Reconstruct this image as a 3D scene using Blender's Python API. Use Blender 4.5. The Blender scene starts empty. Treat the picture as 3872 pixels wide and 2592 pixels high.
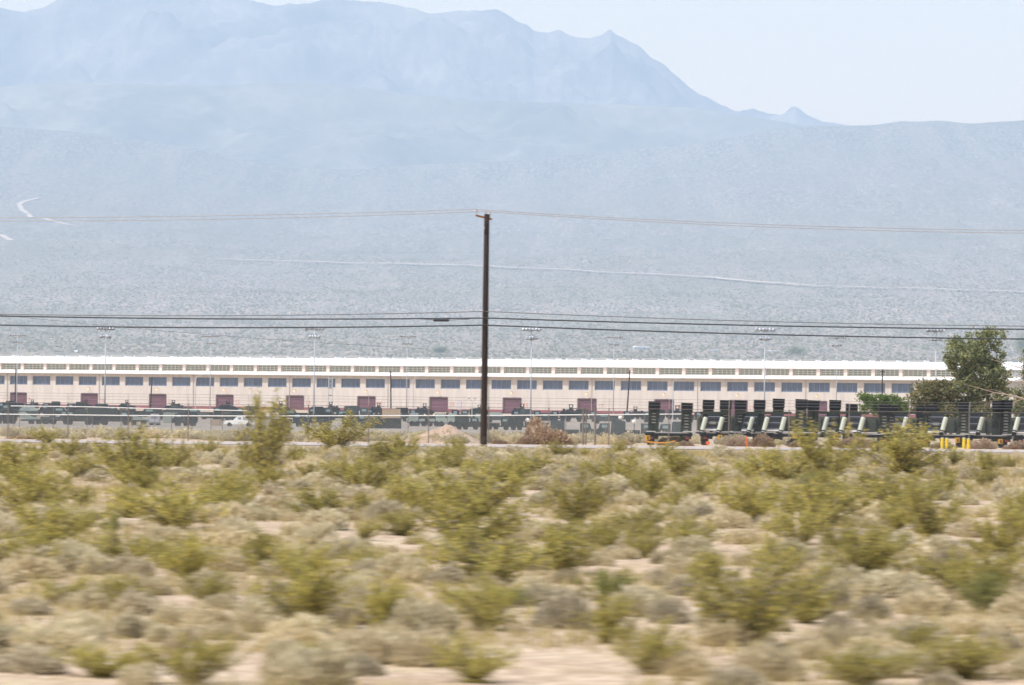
import bpy, math, random
import numpy as np
from mathutils import Vector, Matrix

R = math.radians
rng = np.random.default_rng(11)
random.seed(11)

# ------------------------------------------------------------------ camera, sky, sun, exposure
PW, PH, FPX = 3872.0, 2590.0, 16400.0        # photograph size and focal length in its pixels
CZ = 4.0                                       # height of the lens (scene datum)
HOR = 1500.0                                   # row of the horizon at the middle column
scene = bpy.context.scene
col = scene.collection
pitch = math.atan((HOR - PH / 2) / FPX)
roll = R(0.6)
fwd = Vector((0, math.cos(pitch), math.sin(pitch)))
up0 = Vector((0, -math.sin(pitch), math.cos(pitch)))
rt0 = Vector((1, 0, 0))
rt = rt0 * math.cos(roll) + up0 * math.sin(roll)
up = up0 * math.cos(roll) - rt0 * math.sin(roll)
cam_data = bpy.data.cameras.new("camera")
cam = bpy.data.objects.new("camera", cam_data)
col.objects.link(cam)
cam.matrix_world = Matrix(((rt.x, up.x, -fwd.x, 0), (rt.y, up.y, -fwd.y, 0), (rt.z, up.z, -fwd.z, CZ), (0, 0, 0, 1)))
cam_data.sensor_fit = 'HORIZONTAL'
cam_data.sensor_width = 23.6
cam_data.lens = 23.6 * FPX / PW
cam_data.clip_start = 1.0
cam_data.clip_end = 60000.0
cam_data.dof.use_dof = True
cam_data.dof.focus_distance = 450.0
cam_data.dof.aperture_fstop = 2.8
cam_data.dof.aperture_ratio = 0.2
scene.camera = cam

SUN_EL, SUN_AZ = R(56), math.atan2(-0.90, -0.43)
to_sun = Vector((math.sin(SUN_AZ) * math.cos(SUN_EL), math.cos(SUN_AZ) * math.cos(SUN_EL), math.sin(SUN_EL)))
world = bpy.data.worlds.new("World")
scene.world = world
world.use_nodes = True
wn = world.node_tree
bg = wn.nodes["Background"]
sky = wn.nodes.new("ShaderNodeTexSky")
sky.sky_type = 'NISHITA'
sky.sun_disc = False
sky.sun_elevation = SUN_EL
sky.sun_rotation = SUN_AZ
sky.altitude = 600
sky.air_density = 2.3
sky.dust_density = 1.0
sky.ozone_density = 1.0
tint = wn.nodes.new("ShaderNodeMixRGB"); tint.blend_type = 'MULTIPLY'; tint.inputs[0].default_value = 1.0
tint.inputs[2].default_value = (1.30, 1.05, 1.0, 1)      # dusty desert air, a little warmer than the model's
wn.links.new(sky.outputs[0], tint.inputs[1]); wn.links.new(tint.outputs[0], bg.inputs[0])
bg.inputs[1].default_value = 0.15
sun_data = bpy.data.lights.new("sun", 'SUN')
sun_data.energy = 4.3
sun_data.angle = R(0.5)
sun_data.color = (1.0, 0.955, 0.89)
sun = bpy.data.objects.new("sun", sun_data)
col.objects.link(sun)
sun.rotation_euler = to_sun.to_track_quat('Z', 'Y').to_euler()
scene.view_settings.view_transform = 'Standard'
scene.view_settings.look = 'None'
scene.view_settings.exposure = 0.60
scene.view_settings.gamma = 1.0
scene.view_settings.use_curve_mapping = False
HAZE_DENSITY = 8.8e-5
HAZE_COLOR = (0.525, 0.69, 0.885)
scene.cycles.volume_bounces = 1

# ------------------------------------------------------------------ pixel <-> place helpers (for surveying positions)
def ray(px, py):
    return rt * ((px - PW / 2) / FPX) - up * ((py - PH / 2) / FPX) + fwd

def at(px, py, Y):
    d = ray(px, py)
    k = Y / d.y
    return Vector((d.x * k, Y, CZ + d.z * k))

def xat(px, Y, py=1550):
    return at(px, py, Y).x

# ------------------------------------------------------------------ numpy value noise
def _h(ix, iy, s):
    n = (ix.astype(np.int64) * 374761393 + iy.astype(np.int64) * 668265263 + s * 974711) & 0x7fffffff
    n = ((n ^ (n >> 13)) * 1274126177) & 0x7fffffff
    return ((n ^ (n >> 16)) & 0xffff) / 65535.0

def vnoise(x, y, s=0):
    x = np.asarray(x, float); y = np.asarray(y, float)
    ix = np.floor(x); iy = np.floor(y)
    fx = x - ix; fy = y - iy
    fx = fx * fx * (3 - 2 * fx); fy = fy * fy * (3 - 2 * fy)
    a = _h(ix, iy, s); b = _h(ix + 1, iy, s); c = _h(ix, iy + 1, s); d = _h(ix + 1, iy + 1, s)
    return (a + (b - a) * fx) * (1 - fy) + (c + (d - c) * fx) * fy

def fbm(x, y, o=4, s=0):
    v = 0; a = 0.5
    for k in range(o):
        v = v + a * (vnoise(x, y, s + k) - 0.5)
        x = x * 2.03; y = y * 2.03; a *= 0.5
    return v

def ridged(x, y, o=5, s=0):
    v = 0; a = 0.5
    for k in range(o):
        v = v + a * (1 - np.abs(2 * vnoise(x, y, s + k) - 1))
        x = x * 2.1 + 3.1; y = y * 2.1 + 1.7; a *= 0.5
    return v

# ------------------------------------------------------------------ terrain heights
D_T = [-400, 0, 52, 90, 140, 195, 226, 260, 330, 420, 600, 800, 930, 1000, 1060, 1120, 1500, 2500, 3500, 4500, 6000, 7500, 9000, 10500, 12000, 12700, 13400, 15000]
Z_T = [-3.6, -3.55, -3.46, -3.0, -2.62, -2.47, -2.48, -2.72, -3.55, -4.4, -6.1, -6.05, -4.5, -3.75, -3.6, -3.4, -2, 5, 20, 43, 100, 192, 318, 474, 658, 790, 740, 450]
FX = [-2500, 0, 400, 800, 1100, 1300, 1700, 2000, 2600, 2900, 3050, 3200, 3308, 3399, 3473, 3548, 3663, 3760, 3872, 6000]
FR = [430, 480, 510, 570, 630, 640, 612, 595, 535, 482, 465, 464, 462, 447, 450, 443, 452, 445, 441, 430]

def hor_row(px):
    return HOR + (px - PW / 2) * math.tan(roll)

def ground_z(x, y):
    x = np.asarray(x, float); y = np.asarray(y, float)
    z = np.interp(y, D_T, Z_T)
    px = PW / 2 + FPX * x / np.maximum(y, 40)
    zt = (hor_row(px) - np.interp(px, FX, FR)) * 12700 / FPX
    w = np.clip((y - 4500) / 8200, 0, 1); w = w * w * (3 - 2 * w)
    z = z * (1 + w * (zt / 790 - 1))
    amp = np.interp(y, [0, 190, 200, 226, 235, 400, 1200, 4500, 12700], [0.45, 0.3, 0.02, 0.02, 0.15, 0.3, 0.6, 5, 60])
    sc = np.interp(y, [0, 1200, 1300, 8000], [9, 30, 90, 420])
    near = fbm(x / 9, y / 9, 4, 3)
    mid = fbm(x / 60, y / 60, 3, 9)
    far = fbm(x / 800, y / 900, 5, 14)
    k1 = np.clip((y - 300) / 600, 0, 1); k2 = np.clip((y - 3000) / 4000, 0, 1)
    return CZ + z + amp * (near * (1 - k1) + (mid * (1 - k2) + far * k2) * k1)

def gz(x, y):
    return float(ground_z(np.array([x]), np.array([y]))[0])

_YS = np.concatenate([np.arange(44, 260, 0.6), np.arange(260, 1200, 3), np.geomspace(1200, 13000, 600)])
def ground_hit(px, py, ymin=44, ymax=13000):
    """first ground point seen along the line of sight of a photograph pixel"""
    d = ray(px, py)
    ys = _YS[(_YS >= ymin) & (_YS <= ymax)]
    k = ys / d.y
    below = CZ + d.z * k < ground_z(d.x * k, ys)
    i = int(np.argmax(below)) if below.any() else len(ys) - 1
    return Vector((d.x * k[i], ys[i], gz(d.x * k[i], ys[i])))

# ------------------------------------------------------------------ mesh builder
class MB:
    def __init__(s):
        s.v = []; s.f = []; s.m = []
    def add(s, vs, fs, mi=0):
        b = len(s.v)
        s.v.extend(vs); s.f.extend([tuple(i + b for i in f) for f in fs]); s.m.extend([mi] * len(fs))
        return s
    def box(s, c, d, mi=0, taper=1.0, rz=0.0, ry=0.0):
        x, y, z = d[0] / 2, d[1] / 2, d[2] / 2
        vs = []
        M = Matrix.Rotation(rz, 3, 'Z') @ Matrix.Rotation(ry, 3, 'Y')
        for k, t in ((-1, 1.0), (1, taper)):
            for a, b in ((-1, -1), (1, -1), (1, 1), (-1, 1)):
                p = M @ Vector((a * x * t, b * y * t, k * z))
                vs.append((c[0] + p.x, c[1] + p.y, c[2] + p.z))
        return s.add(vs, [(3, 2, 1, 0), (4, 5, 6, 7), (0, 1, 5, 4), (1, 2, 6, 5), (2, 3, 7, 6), (3, 0, 4, 7)], mi)
    def prism(s, prof, y0, y1, mi=0, inset=0.0):
        """profile in x,z (counter-clockwise seen from -y) run from y0 to y1; inset narrows the upper part"""
        n = len(prof)
        zs = [p[1] for p in prof]; z0, z1 = min(zs), max(zs)
        def sh(z): return inset * (z - z0) / max(z1 - z0, 1e-6)
        vs = [(p[0], y0 + sh(p[1]), p[1]) for p in prof] + [(p[0], y1 - sh(p[1]), p[1]) for p in prof]
        fs = [tuple(range(n)), tuple(range(2 * n - 1, n - 1, -1))]
        fs += [(i, i + n, (i + 1) % n + n, (i + 1) % n) for i in range(n)]
        return s.add(vs, fs, mi)
    def cyl(s, p0, p1, r0, r1=None, n=8, mi=0, caps=True):
        r1 = r0 if r1 is None else r1
        p0 = Vector(p0); p1 = Vector(p1)
        a = (p1 - p0)
        if a.length < 1e-9: return s
        a.normalize()
        u = a.orthogonal().normalized(); w = a.cross(u)
        vs = []
        for p, r in ((p0, r0), (p1, r1)):
            for i in range(n):
                t = 2 * math.pi * i / n
                q = p + u * (r * math.cos(t)) + w * (r * math.sin(t))
                vs.append(tuple(q))
        fs = [(i, (i + 1) % n, (i + 1) % n + n, i + n) for i in range(n)]
        if caps: fs += [tuple(range(n - 1, -1, -1)), tuple(range(n, 2 * n))]
        return s.add(vs, fs, mi)
    def tube(s, pts, r, n=4, mi=0):
        for a, b, k in zip(pts[:-1], pts[1:], range(len(pts))):
            ra = r[k] if hasattr(r, '__len__') else r
            rb = r[k + 1] if hasattr(r, '__len__') else r
            s.cyl(a, b, ra, rb, n, mi, caps=False)
        return s
    def dome(s, c, rx, ry, rz, n=10, k=4, full=False, mi=0):
        rows = []
        lo = -math.pi / 2 if full else 0
        vs = []
        for j in range(k + 1):
            t = lo + (math.pi / 2 - lo) * j / k
            for i in range(n):
                a = 2 * math.pi * i / n
                vs.append((c[0] + rx * math.cos(t) * math.cos(a), c[1] + ry * math.cos(t) * math.sin(a), c[2] + rz * math.sin(t)))
        fs = [(j * n + i, j * n + (i + 1) % n, (j + 1) * n + (i + 1) % n, (j + 1) * n + i) for j in range(k) for i in range(n)]
        return s.add(vs, fs, mi)
    def quads(s, V, mi=0):
        """V: (n,4,3) array"""
        n = len(V); b = len(s.v)
        s.v.extend(map(tuple, V.reshape(-1, 3).tolist()))
        idx = (np.arange(n * 4).reshape(n, 4) + b).tolist()
        s.f.extend(map(tuple, idx)); s.m.extend([mi] * n)
        return s
    def mesh(s, name, mats, smooth=False):
        me = bpy.data.meshes.new(name)
        me.from_pydata(s.v, [], s.f)
        for m in (mats if isinstance(mats, (list, tuple)) else [mats]): me.materials.append(m)
        if any(s.m): me.polygons.foreach_set("material_index", s.m)
        if smooth: me.polygons.foreach_set("use_smooth", [True] * len(me.polygons))
        me.update()
        return me
    def build(s, name, mats, parent=None, smooth=False):
        return obj(name, s.mesh(name, mats, smooth), parent)

def obj(name, me, parent=None, loc=None):
    o = bpy.data.objects.new(name, me)
    col.objects.link(o)
    if parent is not None: o.parent = parent
    if loc is not None: o.location = loc
    return o

def tag(o, label=None, cat=None, group=None, kind=None):
    if label: o["label"] = label
    if cat: o["category"] = cat
    if group: o["group"] = group
    if kind: o["kind"] = kind
    return o

def thing(name, label, cat, loc=(0, 0, 0), rz=0.0, group=None):
    o = bpy.data.objects.new(name, None)
    col.objects.link(o)
    o.location = loc
    o.rotation_euler = (0, 0, rz)
    o.empty_display_size = 0.3
    return tag(o, label, cat, group)

def copy_tree(o, parent=None):
    c = o.copy(); col.objects.link(c)
    if parent is not None: c.parent = parent
    for ch in list(o.children): copy_tree(ch, c)
    return c

# ------------------------------------------------------------------ materials
class NT:
    def __init__(s, name):
        s.mat = bpy.data.materials.new(name); s.mat.use_nodes = True
        s.t = s.mat.node_tree; s.t.nodes.clear()
        s.out = s.t.nodes.new("ShaderNodeOutputMaterial")
    def n(s, typ, **kw):
        nd = s.t.nodes.new(typ)
        for k, v in kw.items():
            if k.startswith('i_'):
                key = k[2:].replace('_', ' ')
                nd.inputs[key].default_value = v
            else: setattr(nd, k, v)
        return nd
    def l(s, a, b): s.t.links.new(a, b)
    def ramp(s, fac, stops):
        r = s.n("ShaderNodeValToRGB")
        e = r.color_ramp.elements
        while len(e) > 1: e.remove(e[0])
        e[0].position = stops[0][0]; e[0].color = (*stops[0][1], 1)
        for p, c in stops[1:]:
            q = e.new(p); q.color = (*c, 1)
        s.l(fac, r.inputs[0]); return r.outputs[0]
    def noise(s, scale, detail=4, rough=0.55, coords='Object', vec=None, dist=0.0):
        nz = s.n("ShaderNodeTexNoise"); nz.inputs["Scale"].default_value = scale
        nz.inputs["Detail"].default_value = detail; nz.inputs["Roughness"].default_value = rough
        nz.inputs["Distortion"].default_value = dist
        if vec is None:
            tc = s.n("ShaderNodeTexCoord"); vec = tc.outputs[coords]
        s.l(vec, nz.inputs["Vector"]); return nz.outputs["Fac"]
    def mix(s, fac, a, b, mode='MIX'):
        m = s.n("ShaderNodeMixRGB", blend_type=mode)
        for sock, v in ((m.inputs[0], fac), (m.inputs[1], a), (m.inputs[2], b)):
            if isinstance(v, (int, float)): sock.default_value = v
            elif isinstance(v, tuple): sock.default_value = (*v, 1)
            else: s.l(v, sock)
        return m.outputs[0]
    def principled(s, color, rough=0.8, metal=0.0, bump=None, bstr=0.3, bdist=0.02):
        p = s.n("ShaderNodeBsdfPrincipled")
        if isinstance(color, tuple): p.inputs["Base Color"].default_value = (*color, 1)
        else: s.l(color, p.inputs["Base Color"])
        p.inputs["Roughness"].default_value = rough; p.inputs["Specular IOR Level"].default_value = 0.5 if rough < 0.55 else 0.15; p.inputs["Metallic"].default_value = metal
        if bump is not None:
            b = s.n("ShaderNodeBump"); b.inputs["Strength"].default_value = bstr; b.inputs["Distance"].default_value = bdist
            s.l(bump, b.inputs["Height"]); s.l(b.outputs[0], p.inputs["Normal"])
        s.l(p.outputs[0], s.out.inputs[0]); return s.mat

def paint(name, c, rough=0.6, metal=0.0, var=0.25, scale=1.5, dirt=(0.30, 0.24, 0.18), dirt_amt=0.25):
    t = NT(name)
    f = t.noise(scale, 5)
    c2 = tuple(v * (1 - var) for v in c)
    base = t.mix(f, c, c2)
    d = t.ramp(t.noise(scale * 0.6, 6, 0.65), [(0.45, (0, 0, 0)), (0.75, (dirt_amt,) * 3)])
    return t.principled(t.mix(d, base, dirt), rough, metal)

def leaf_mat(name, cols, trans=0.35, tint=(1.15, 1.15, 0.7)):
    t = NT(name)
    g = t.n("ShaderNodeNewGeometry")
    oi = t.n("ShaderNodeObjectInfo")
    k = len(cols)
    c = t.ramp(g.outputs["Random Per Island"], [(i / max(k - 1, 1), cc) for i, cc in enumerate(cols)])
    hs = t.n("ShaderNodeHueSaturation")
    mp = t.n("ShaderNodeMapRange"); mp.inputs["To Min"].default_value = 0.8; mp.inputs["To Max"].default_value = 1.2
    t.l(oi.outputs["Random"], mp.inputs["Value"])
    t.l(mp.outputs[0], hs.inputs["Value"]); t.l(c, hs.inputs["Color"])
    df = t.n("ShaderNodeBsdfDiffuse"); tr = t.n("ShaderNodeBsdfTranslucent")
    t.l(hs.outputs[0], df.inputs[0])
    t.l(t.mix(1.0, hs.outputs[0], tint, 'MULTIPLY'), tr.inputs[0])
    mx = t.n("ShaderNodeMixShader"); mx.inputs[0].default_value = trans
    t.l(df.outputs[0], mx.inputs[1]); t.l(tr.outputs[0], mx.inputs[2]); t.l(mx.outputs[0], t.out.inputs[0])
    return t.mat

# desert floor: near sand, mottled by distance with shrub cover too small to build
def ground_mat():
    t = NT("desert_soil")
    tc = t.n("ShaderNodeTexCoord"); P = tc.outputs["Object"]
    n1 = t.noise(0.35, 6, 0.6, vec=P); n2 = t.noise(3.0, 5, 0.65, vec=P); n3 = t.noise(22.0, 3, 0.6, vec=P)
    sand = t.ramp(n1, [(0.3, (0.40, 0.305, 0.22)), (0.5, (0.475, 0.38, 0.285)), (0.7, (0.53, 0.44, 0.335))])
    peb = t.ramp(n2, [(0.42, (0.72, 0.68, 0.64)), (0.6, (1.05, 1.02, 1.0))])
    sand = t.mix(1.0, sand, peb, 'MULTIPLY')
    grit = t.ramp(n3, [(0.35, (0.7, 0.68, 0.66)), (0.55, (1, 1, 1))])
    sand = t.mix(1.0, sand, grit, 'MULTIPLY')
    # dry annual grass patches
    gr = t.ramp(t.noise(0.9, 6, 0.7, vec=P), [(0.5, (0, 0, 0)), (0.68, (0.6, 0.6, 0.6))])
    sand = t.mix(gr, sand, (0.33, 0.27, 0.13))
    # fan scrub seen from afar
    mpf = t.n('ShaderNodeMapping'); mpf.inputs['Scale'].default_value = (1.0, 0.055, 1.0); t.l(P, mpf.inputs[0]); Q = mpf.outputs[0]
    sc1 = t.noise(0.26, 4, 0.75, vec=Q); sc2 = t.noise(0.05, 5, 0.6, vec=Q); sc3 = t.noise(0.0022, 5, 0.6, vec=P)
    dots = t.ramp(sc1, [(0.44, (0, 0, 0)), (0.56, (1, 1, 1))])
    fan = t.mix(dots, (0.095, 0.098, 0.082), (0.42, 0.325, 0.265))
    fan = t.mix(t.ramp(sc2, [(0.35, (0, 0, 0)), (0.65, (0.55, 0.55, 0.55))]), fan, (0.15, 0.135, 0.105))
    fan = t.mix(t.ramp(sc3, [(0.4, (0, 0, 0)), (0.65, (0.6, 0.6, 0.6))]), fan, (0.16, 0.15, 0.10))
    sep = t.n("ShaderNodeSeparateXYZ"); t.l(P, sep.inputs[0])
    # greener, closer scrub higher up the fan
    hi = t.n("ShaderNodeMapRange"); hi.inputs["From Min"].default_value = 6500; hi.inputs["From Max"].default_value = 12500; t.l(sep.outputs[1], hi.inputs["Value"])
    mph = t.n('ShaderNodeMapping'); mph.inputs['Scale'].default_value = (1.0, 0.085, 1.0); t.l(P, mph.inputs[0])
    dots2 = t.ramp(t.noise(0.13, 4, 0.8, vec=mph.outputs[0]), [(0.46, (0, 0, 0)), (0.62, (1, 1, 1))])
    upper = t.mix(dots2, (0.065, 0.073, 0.062), (0.36, 0.29, 0.245))
    upper = t.mix(t.ramp(sc3, [(0.4, (0, 0, 0)), (0.65, (0.5, 0.5, 0.5))]), upper, (0.14, 0.125, 0.095))
    fan = t.mix(hi.outputs[0], fan, upper)
    # washes running down the fan, paler sand in them
    mpw = t.n('ShaderNodeMapping'); mpw.inputs['Scale'].default_value = (0.011, 0.0006, 0.0); mpw.inputs['Rotation'].default_value = (0, 0, 0.35); t.l(P, mpw.inputs[0])
    wash = t.ramp(t.noise(1.0, 5, 0.6, vec=mpw.outputs[0], dist=0.6), [(0.50, (0, 0, 0)), (0.60, (0.2, 0.2, 0.2)), (0.66, (0, 0, 0))])
    fan = t.mix(wash, fan, (0.36, 0.29, 0.235))
    mr = t.n("ShaderNodeMapRange"); mr.inputs["From Min"].default_value = 1040; mr.inputs["From Max"].default_value = 1250
    t.l(sep.outputs[1], mr.inputs["Value"])
    c = t.mix(mr.outputs[0], sand, fan)
    return t.principled(c, 0.95, bump=n2, bstr=0.6, bdist=0.06)

def rock_mat(name, a, b, scale):
    t = NT(name)
    f = t.noise(scale, 6, 0.65)
    f2 = t.noise(scale * 12, 4, 0.7)
    c = t.ramp(f, [(0.35, a), (0.65, b)])
    return t.principled(t.mix(1.0, c, t.ramp(f2, [(0.35, (0.75, 0.75, 0.75)), (0.65, (1.1, 1.1, 1.1))]), 'MULTIPLY'), 0.95)

M = {}
M['soil'] = ground_mat()
M['hill'] = rock_mat("hill_scrub", (0.10, 0.09, 0.065), (0.27, 0.235, 0.175), 0.0022)
M['mountain'] = rock_mat("mountain_rock", (0.06, 0.052, 0.05), (0.30, 0.25, 0.21), 0.0019)  # wide dark-to-pale colour range put in to suggest relief shading
t = NT("dirt_track"); M['track'] = t.principled(t.ramp(t.noise(0.08, 4), [(0.3, (0.42, 0.34, 0.28)), (0.7, (0.54, 0.44, 0.36))]), 0.95)
t = NT("old_asphalt")
M['asphalt'] = t.principled(t.mix(t.ramp(t.noise(0.8, 5), [(0.4, (0, 0, 0)), (0.7, (0.5, 0.5, 0.5))]),
                                  t.ramp(t.noise(30, 3), [(0.3, (0.27, 0.245, 0.24)), (0.7, (0.36, 0.325, 0.315))]), (0.44, 0.37, 0.32)), 0.9)
M['shoulder'] = rock_mat("gravel_shoulder", (0.36, 0.27, 0.20), (0.46, 0.35, 0.27), 1.2)
M['mound'] = rock_mat("heaped_dirt", (0.30, 0.215, 0.155), (0.43, 0.32, 0.24), 0.9)
t = NT("stucco_wall")
tc = t.n("ShaderNodeTexCoord"); mp = t.n("ShaderNodeMapping"); mp.inputs["Scale"].default_value = (1.0, 1.0, 0.12); t.l(tc.outputs["Object"], mp.inputs[0])
streak = t.ramp(t.noise(0.9, 5, 0.7, vec=mp.outputs[0]), [(0.42, (1, 1, 1)), (0.75, (0.80, 0.78, 0.76))])
M['wall'] = t.principled(t.mix(1.0, streak, t.mix(t.noise(0.12, 4), (0.485, 0.445, 0.42), (0.535, 0.49, 0.46)), 'MULTIPLY'), 0.9)
M['band'] = paint("maroon_band", (0.24, 0.085, 0.095), 0.8, var=0.15, scale=0.4)
M['pilaster'] = paint("cream_pilaster", (0.60, 0.50, 0.44), 0.85, var=0.08, scale=0.5, dirt_amt=0.1)
t = NT("white_roof"); M['roof'] = t.principled(t.mix(t.noise(0.25, 4), (0.80, 0.80, 0.79), (0.72, 0.72, 0.72)), 0.6)
M['vent'] = paint("roof_vent_grey", (0.42, 0.43, 0.44), 0.6, var=0.1, dirt_amt=0.1)
M['louvre'] = paint("vent_louvre", (0.20, 0.20, 0.20), 0.7, var=0.1, dirt_amt=0.1)
M['soffit'] = paint("eave_board", (0.48, 0.45, 0.42), 0.8, var=0.08, dirt_amt=0.1)
t = NT("dusty_blue_glass")
oi = t.n("ShaderNodeObjectInfo")
M['glass'] = t.principled(t.mix(t.noise(0.5, 4), t.ramp(oi.outputs["Random"], [(0.0, (0.045, 0.070, 0.125)), (0.6, (0.070, 0.100, 0.170)), (0.9, (0.085, 0.120, 0.195)), (1.0, (0.13, 0.165, 0.235))]), (0.085, 0.115, 0.18)), 0.45)
M['mullion'] = paint("grey_mullion", (0.22, 0.25, 0.33), 0.6, var=0.1)
M['muntin'] = paint("cream_muntin", (0.50, 0.47, 0.37), 0.7, var=0.1, dirt_amt=0.1)
M['clear_glass'] = paint("clerestory_glass", (0.17, 0.18, 0.165), 0.4, var=0.3, scale=0.5, dirt=(0.4, 0.38, 0.32), dirt_amt=0.4)
M['door'] = paint("maroon_door", (0.150, 0.072, 0.098), 0.7, var=0.15, scale=0.4, dirt_amt=0.15)
M['door_frame'] = paint("dark_maroon_frame", (0.11, 0.045, 0.065), 0.7, var=0.1, dirt_amt=0.1)
M['red_number'] = paint("faded_red_paint", (0.50, 0.22, 0.20), 0.8, var=0.1, dirt=(0.5, 0.4, 0.36), dirt_amt=0.4)
t = NT("lit_orange_lamp"); e = t.n("ShaderNodeEmission"); e.inputs[0].default_value = (1.0, 0.42, 0.12, 1); e.inputs[1].default_value = 2.2; t.l(e.outputs[0], t.out.inputs[0]); M['lamp_on'] = t.mat
M['galv'] = paint("galvanised_steel", (0.55, 0.56, 0.57), 0.45, 0.3, var=0.15, dirt_amt=0.1)
M['mast'] = paint("pale_mast", (0.42, 0.45, 0.50), 0.6, 0.0, var=0.1, dirt_amt=0.1)
M['white'] = paint("white_paint", (0.78, 0.78, 0.77), 0.5, var=0.06, dirt_amt=0.1)
M['lamp_grey'] = paint("lamp_housing", (0.30, 0.32, 0.35), 0.4, 0.3, var=0.2)
M['lamp_glass'] = paint("lamp_reflector", (0.36, 0.38, 0.42), 0.2, 0.2, var=0.1, dirt_amt=0.05)
t = NT("creosoted_wood")
tc = t.n("ShaderNodeTexCoord"); mp = t.n("ShaderNodeMapping"); mp.inputs["Scale"].default_value = (14, 14, 0.7); t.l(tc.outputs["Object"], mp.inputs[0])
M['pole_wood'] = t.principled(t.ramp(t.noise(1.0, 6, 0.65, vec=mp.outputs[0]), [(0.3, (0.014, 0.009, 0.007)), (0.55, (0.032, 0.020, 0.015)), (0.75, (0.058, 0.038, 0.028))]), 0.85,
                              bump=t.noise(1.0, 6, 0.65, vec=mp.outputs[0]), bstr=0.6, bdist=0.02)
M['arm_wood'] = paint("orange_arm_wood", (0.36, 0.17, 0.055), 0.8, var=0.35, scale=3)
M['porcelain'] = paint("insulator_grey", (0.36, 0.30, 0.28), 0.3, var=0.1)
M['cable'] = paint("black_cable", (0.018, 0.022, 0.028), 0.5, var=0.2, dirt_amt=0.05)
M['wire'] = paint("weathered_wire", (0.34, 0.30, 0.28), 0.5, 0.3, var=0.15)
M['fine_wire'] = paint("dark_strand", (0.12, 0.12, 0.13), 0.5, var=0.2)
M['mesh_wire'] = paint("fence_wire", (0.22, 0.225, 0.23), 0.7, 0.0, var=0.15, dirt_amt=0.1)
M['post_dark'] = paint("rusty_post", (0.20, 0.175, 0.16), 0.7, var=0.25)
M['army'] = paint("army_green", (0.022, 0.029, 0.024), 0.7, var=0.35, scale=0.8, dirt=(0.16, 0.14, 0.11), dirt_amt=0.22)
M['army_dark'] = paint("dark_army_green", (0.014, 0.019, 0.020), 0.7, var=0.35, scale=0.8, dirt=(0.10, 0.09, 0.07), dirt_amt=0.2)
M['army_grey'] = paint("grey_green", (0.048, 0.060, 0.060), 0.7, var=0.3, scale=0.8, dirt=(0.22, 0.20, 0.17), dirt_amt=0.3)
M['army_pale'] = paint("pale_sage", (0.28, 0.33, 0.30), 0.7, var=0.2, scale=0.8, dirt_amt=0.3)
M['tan'] = paint("desert_tan", (0.44, 0.34, 0.24), 0.8, var=0.15, scale=0.8, dirt_amt=0.2)
M['canvas'] = paint("canvas_green", (0.032, 0.040, 0.034), 0.9, var=0.3, scale=0.5, dirt=(0.18, 0.16, 0.12), dirt_amt=0.25)
M['tyre'] = paint("tyre_rubber", (0.022, 0.022, 0.023), 0.9, var=0.2, dirt_amt=0.35)
M['windscreen'] = paint("vehicle_glass", (0.20, 0.30, 0.33), 0.3, var=0.2, dirt_amt=0.2)  # pale teal colour carries the glints off the vehicle windows
M['lilac'] = paint("pale_lilac_paint", (0.46, 0.43, 0.48), 0.6, var=0.1, dirt_amt=0.15)
t = NT("camouflage")
cf = t.noise(1.1, 3, 0.5)
M['camo'] = t.principled(t.ramp(cf, [(0.40, (0.010, 0.013, 0.013)), (0.44, (0.022, 0.031, 0.022)), (0.56, (0.026, 0.036, 0.026)), (0.60, (0.044, 0.033, 0.027)), (0.72, (0.05, 0.038, 0.031))]), 0.75)
t = NT("faded_camouflage")
M['faded_camo'] = t.principled(t.ramp(t.noise(0.9, 3, 0.5), [(0.40, (0.035, 0.042, 0.036)), (0.44, (0.060, 0.070, 0.050)), (0.56, (0.075, 0.082, 0.060)), (0.60, (0.105, 0.088, 0.066)), (0.72, (0.125, 0.105, 0.08))]), 0.85)
M['black_steel'] = paint("black_steel", (0.009, 0.010, 0.014), 0.6, var=0.3, dirt=(0.06, 0.055, 0.05), dirt_amt=0.2)
M['blue_black'] = paint("blue_black_grating", (0.040, 0.050, 0.072), 0.6, var=0.3, dirt=(0.06, 0.055, 0.05), dirt_amt=0.15)
M['rung'] = paint("worn_rung", (0.26, 0.26, 0.25), 0.6, 0.2, var=0.3)
M['pale_tank'] = paint("pale_green_tank", (0.50, 0.55, 0.47), 0.5, var=0.12, dirt_amt=0.15)
M['plate'] = paint("amber_plate", (0.62, 0.33, 0.02), 0.6, var=0.15, dirt_amt=0.15)
M['orange'] = paint("orange_strap", (0.60, 0.24, 0.03), 0.8, var=0.15, dirt_amt=0.15)
M['red_lens'] = paint("red_orange_lens", (0.75, 0.12, 0.03), 0.3, var=0.1, dirt_amt=0.05)
M['red_dim'] = paint("dull_red_lens", (0.25, 0.025, 0.02), 0.4, var=0.1, dirt_amt=0.1)
M['yellow'] = paint("yellow_bollard_paint", (0.68, 0.50, 0.04), 0.6, var=0.15, dirt_amt=0.2)
M['bark'] = paint("grey_bark", (0.13, 0.10, 0.08), 0.9, var=0.4, scale=3)
M['dead_wood'] = paint("bleached_branch", (0.40, 0.31, 0.25), 0.9, var=0.25, scale=3)
M['twig'] = paint("grey_twig", (0.15, 0.125, 0.10), 0.9, var=0.3, scale=4)
M['creosote'] = leaf_mat("creosote_leaf", [(0.208, 0.196, 0.067), (0.309, 0.281, 0.092), (0.402, 0.360, 0.118), (0.557, 0.438, 0.153)], 0.45)
M['creosote_dark'] = leaf_mat("creosote_dark_leaf", [(0.139, 0.149, 0.058), (0.212, 0.216, 0.077), (0.293, 0.276, 0.103)], 0.4)
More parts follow.
